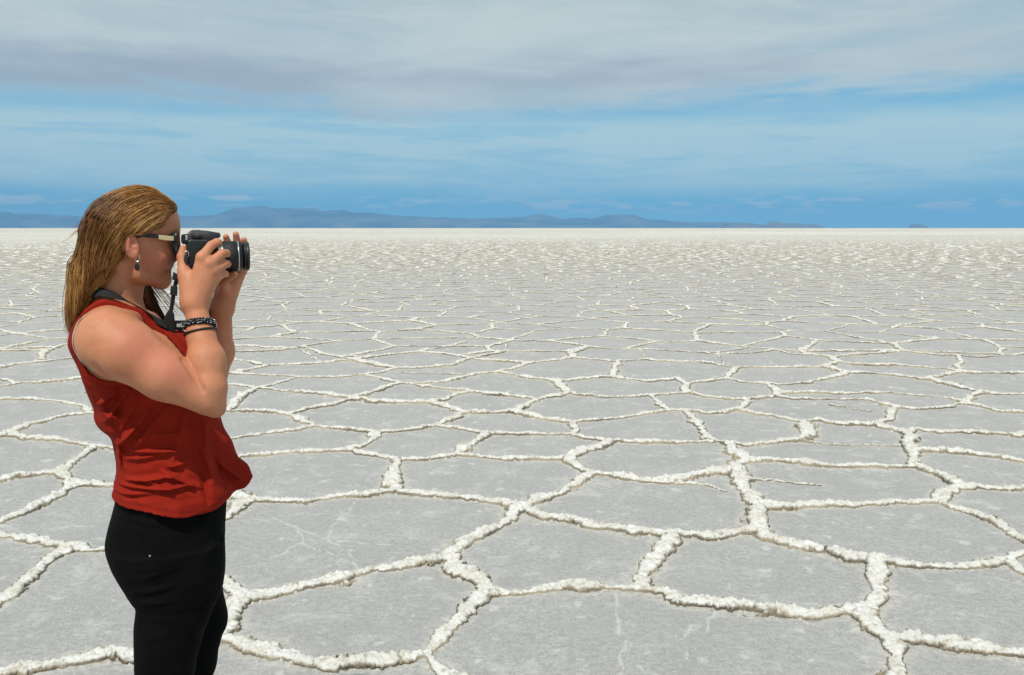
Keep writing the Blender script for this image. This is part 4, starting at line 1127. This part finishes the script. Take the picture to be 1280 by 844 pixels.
to = bpy.data.objects.new('lettering', tx); COL.objects.link(to); bpy.context.view_layer.update()
dg = bpy.context.evaluated_depsgraph_get(); tm = bpy.data.meshes.new_from_object(to.evaluated_get(dg)); bpy.data.objects.remove(to)
a_, b_ = Vector(P(219.6, 408.4, -.0600)), Vector(P(232, 408.4, -.0445)); xd = (b_-a_).normalized(); zd = Vector((0, 0, 1)); zd = (zd-xd*zd.dot(xd)).normalized(); yd = xd.cross(zd)
Mx = Matrix((xd, zd, yd)).transposed().to_4x4(); Mx.translation = a_+yd*.0036; tm.transform(Mx)
tm.materials.clear(); tm.materials.append(WHT); lt = bpy.data.objects.new('lettering', tm); COL.objects.link(lt); lt.parent = sp
settle(dc, ct)

# ------------------------------------------------------------------ bracelets on the near wrist
ax_a, ax_b = P(243, 380, -.124), P(250.5, 420, -.152)
def loop(cpx, cpy, cv, tilt_u, off, cnt=72):
    """closed ring on the forearm skin; the ring plane is tipped"""
    c_ = P(cpx, cpy, cv); d = np.array(ax_b)-np.array(ax_a); d /= np.linalg.norm(d); e1_ = np.array([1., 0, 0]); e1_ -= d*(e1_@d); e1_ /= np.linalg.norm(e1_); e2_ = np.cross(d, e1_)
    r_ = [c_+e1_*.036*math.cos(a)+e2_*.036*math.sin(a)+d*(tilt_u*.036*math.cos(a)) for a in np.linspace(0, 2*math.pi, cnt, endpoint=False)]
    return B.push(np.array(r_), off, 16, True), d
lp, dax = loop(247.2, 405.5, -.142, .10, .0030)
bc = np.mean(lp, axis=0); br = empty('bracelet', bc); tag(br, 'thick braided black bracelet flecked with silver beads on her right wrist', 'bracelet', 'bracelets on the near wrist')
br_n = len(lp); nrm = lp-bc; nrm -= np.outer(nrm@dax, dax); nrm /= np.linalg.norm(nrm, axis=1, keepdims=True)
for s in range(3):
    q_ = [lp[k]+nrm[k]*.0022*math.sin(k/br_n*2*math.pi*11+s*2.094)+dax*.0046*math.cos(k/br_n*2*math.pi*11/2*2+s*2.094) for k in range(br_n)]
    tube('braid', q_+[q_[0]], .0026, WEB, br, 220)
bm = bmesh.new()
for k in range(0, br_n):
    for s in (-1, 0, 1):
        if rng.random() < .40:
            c_ = lp[k]+nrm[k]*.0042+dax*(s*.0045+rng.uniform(-.001, .001)); bmesh.ops.create_icosphere(bm, subdivisions=1, radius=rng.uniform(.0009, .0015), matrix=Matrix.Translation(Vector(c_)))
bm_obj('silver_beads', bm, SIL, br); settle(br, bc)
lp2, dax = loop(249.6, 415, -.149, -.02, .0022)
lp2 = np.array(lp2); lp2 += dax*(.0030*np.sin(np.linspace(0, 2*np.pi, len(lp2))))[:, None]
bc2 = np.mean(lp2, axis=0); br2 = empty('bracelet', bc2); tag(br2, 'plain thin black cord bracelet just below the braided one', 'bracelet', 'bracelets on the near wrist')
tube('cord', list(lp2)+[lp2[0]], .0023, RUB, br2, 160); blob('cord_knot', lp2[int(len(lp2)*.62)], (.0042, .0036, .0036), RUB, br2); settle(br2, bc2)
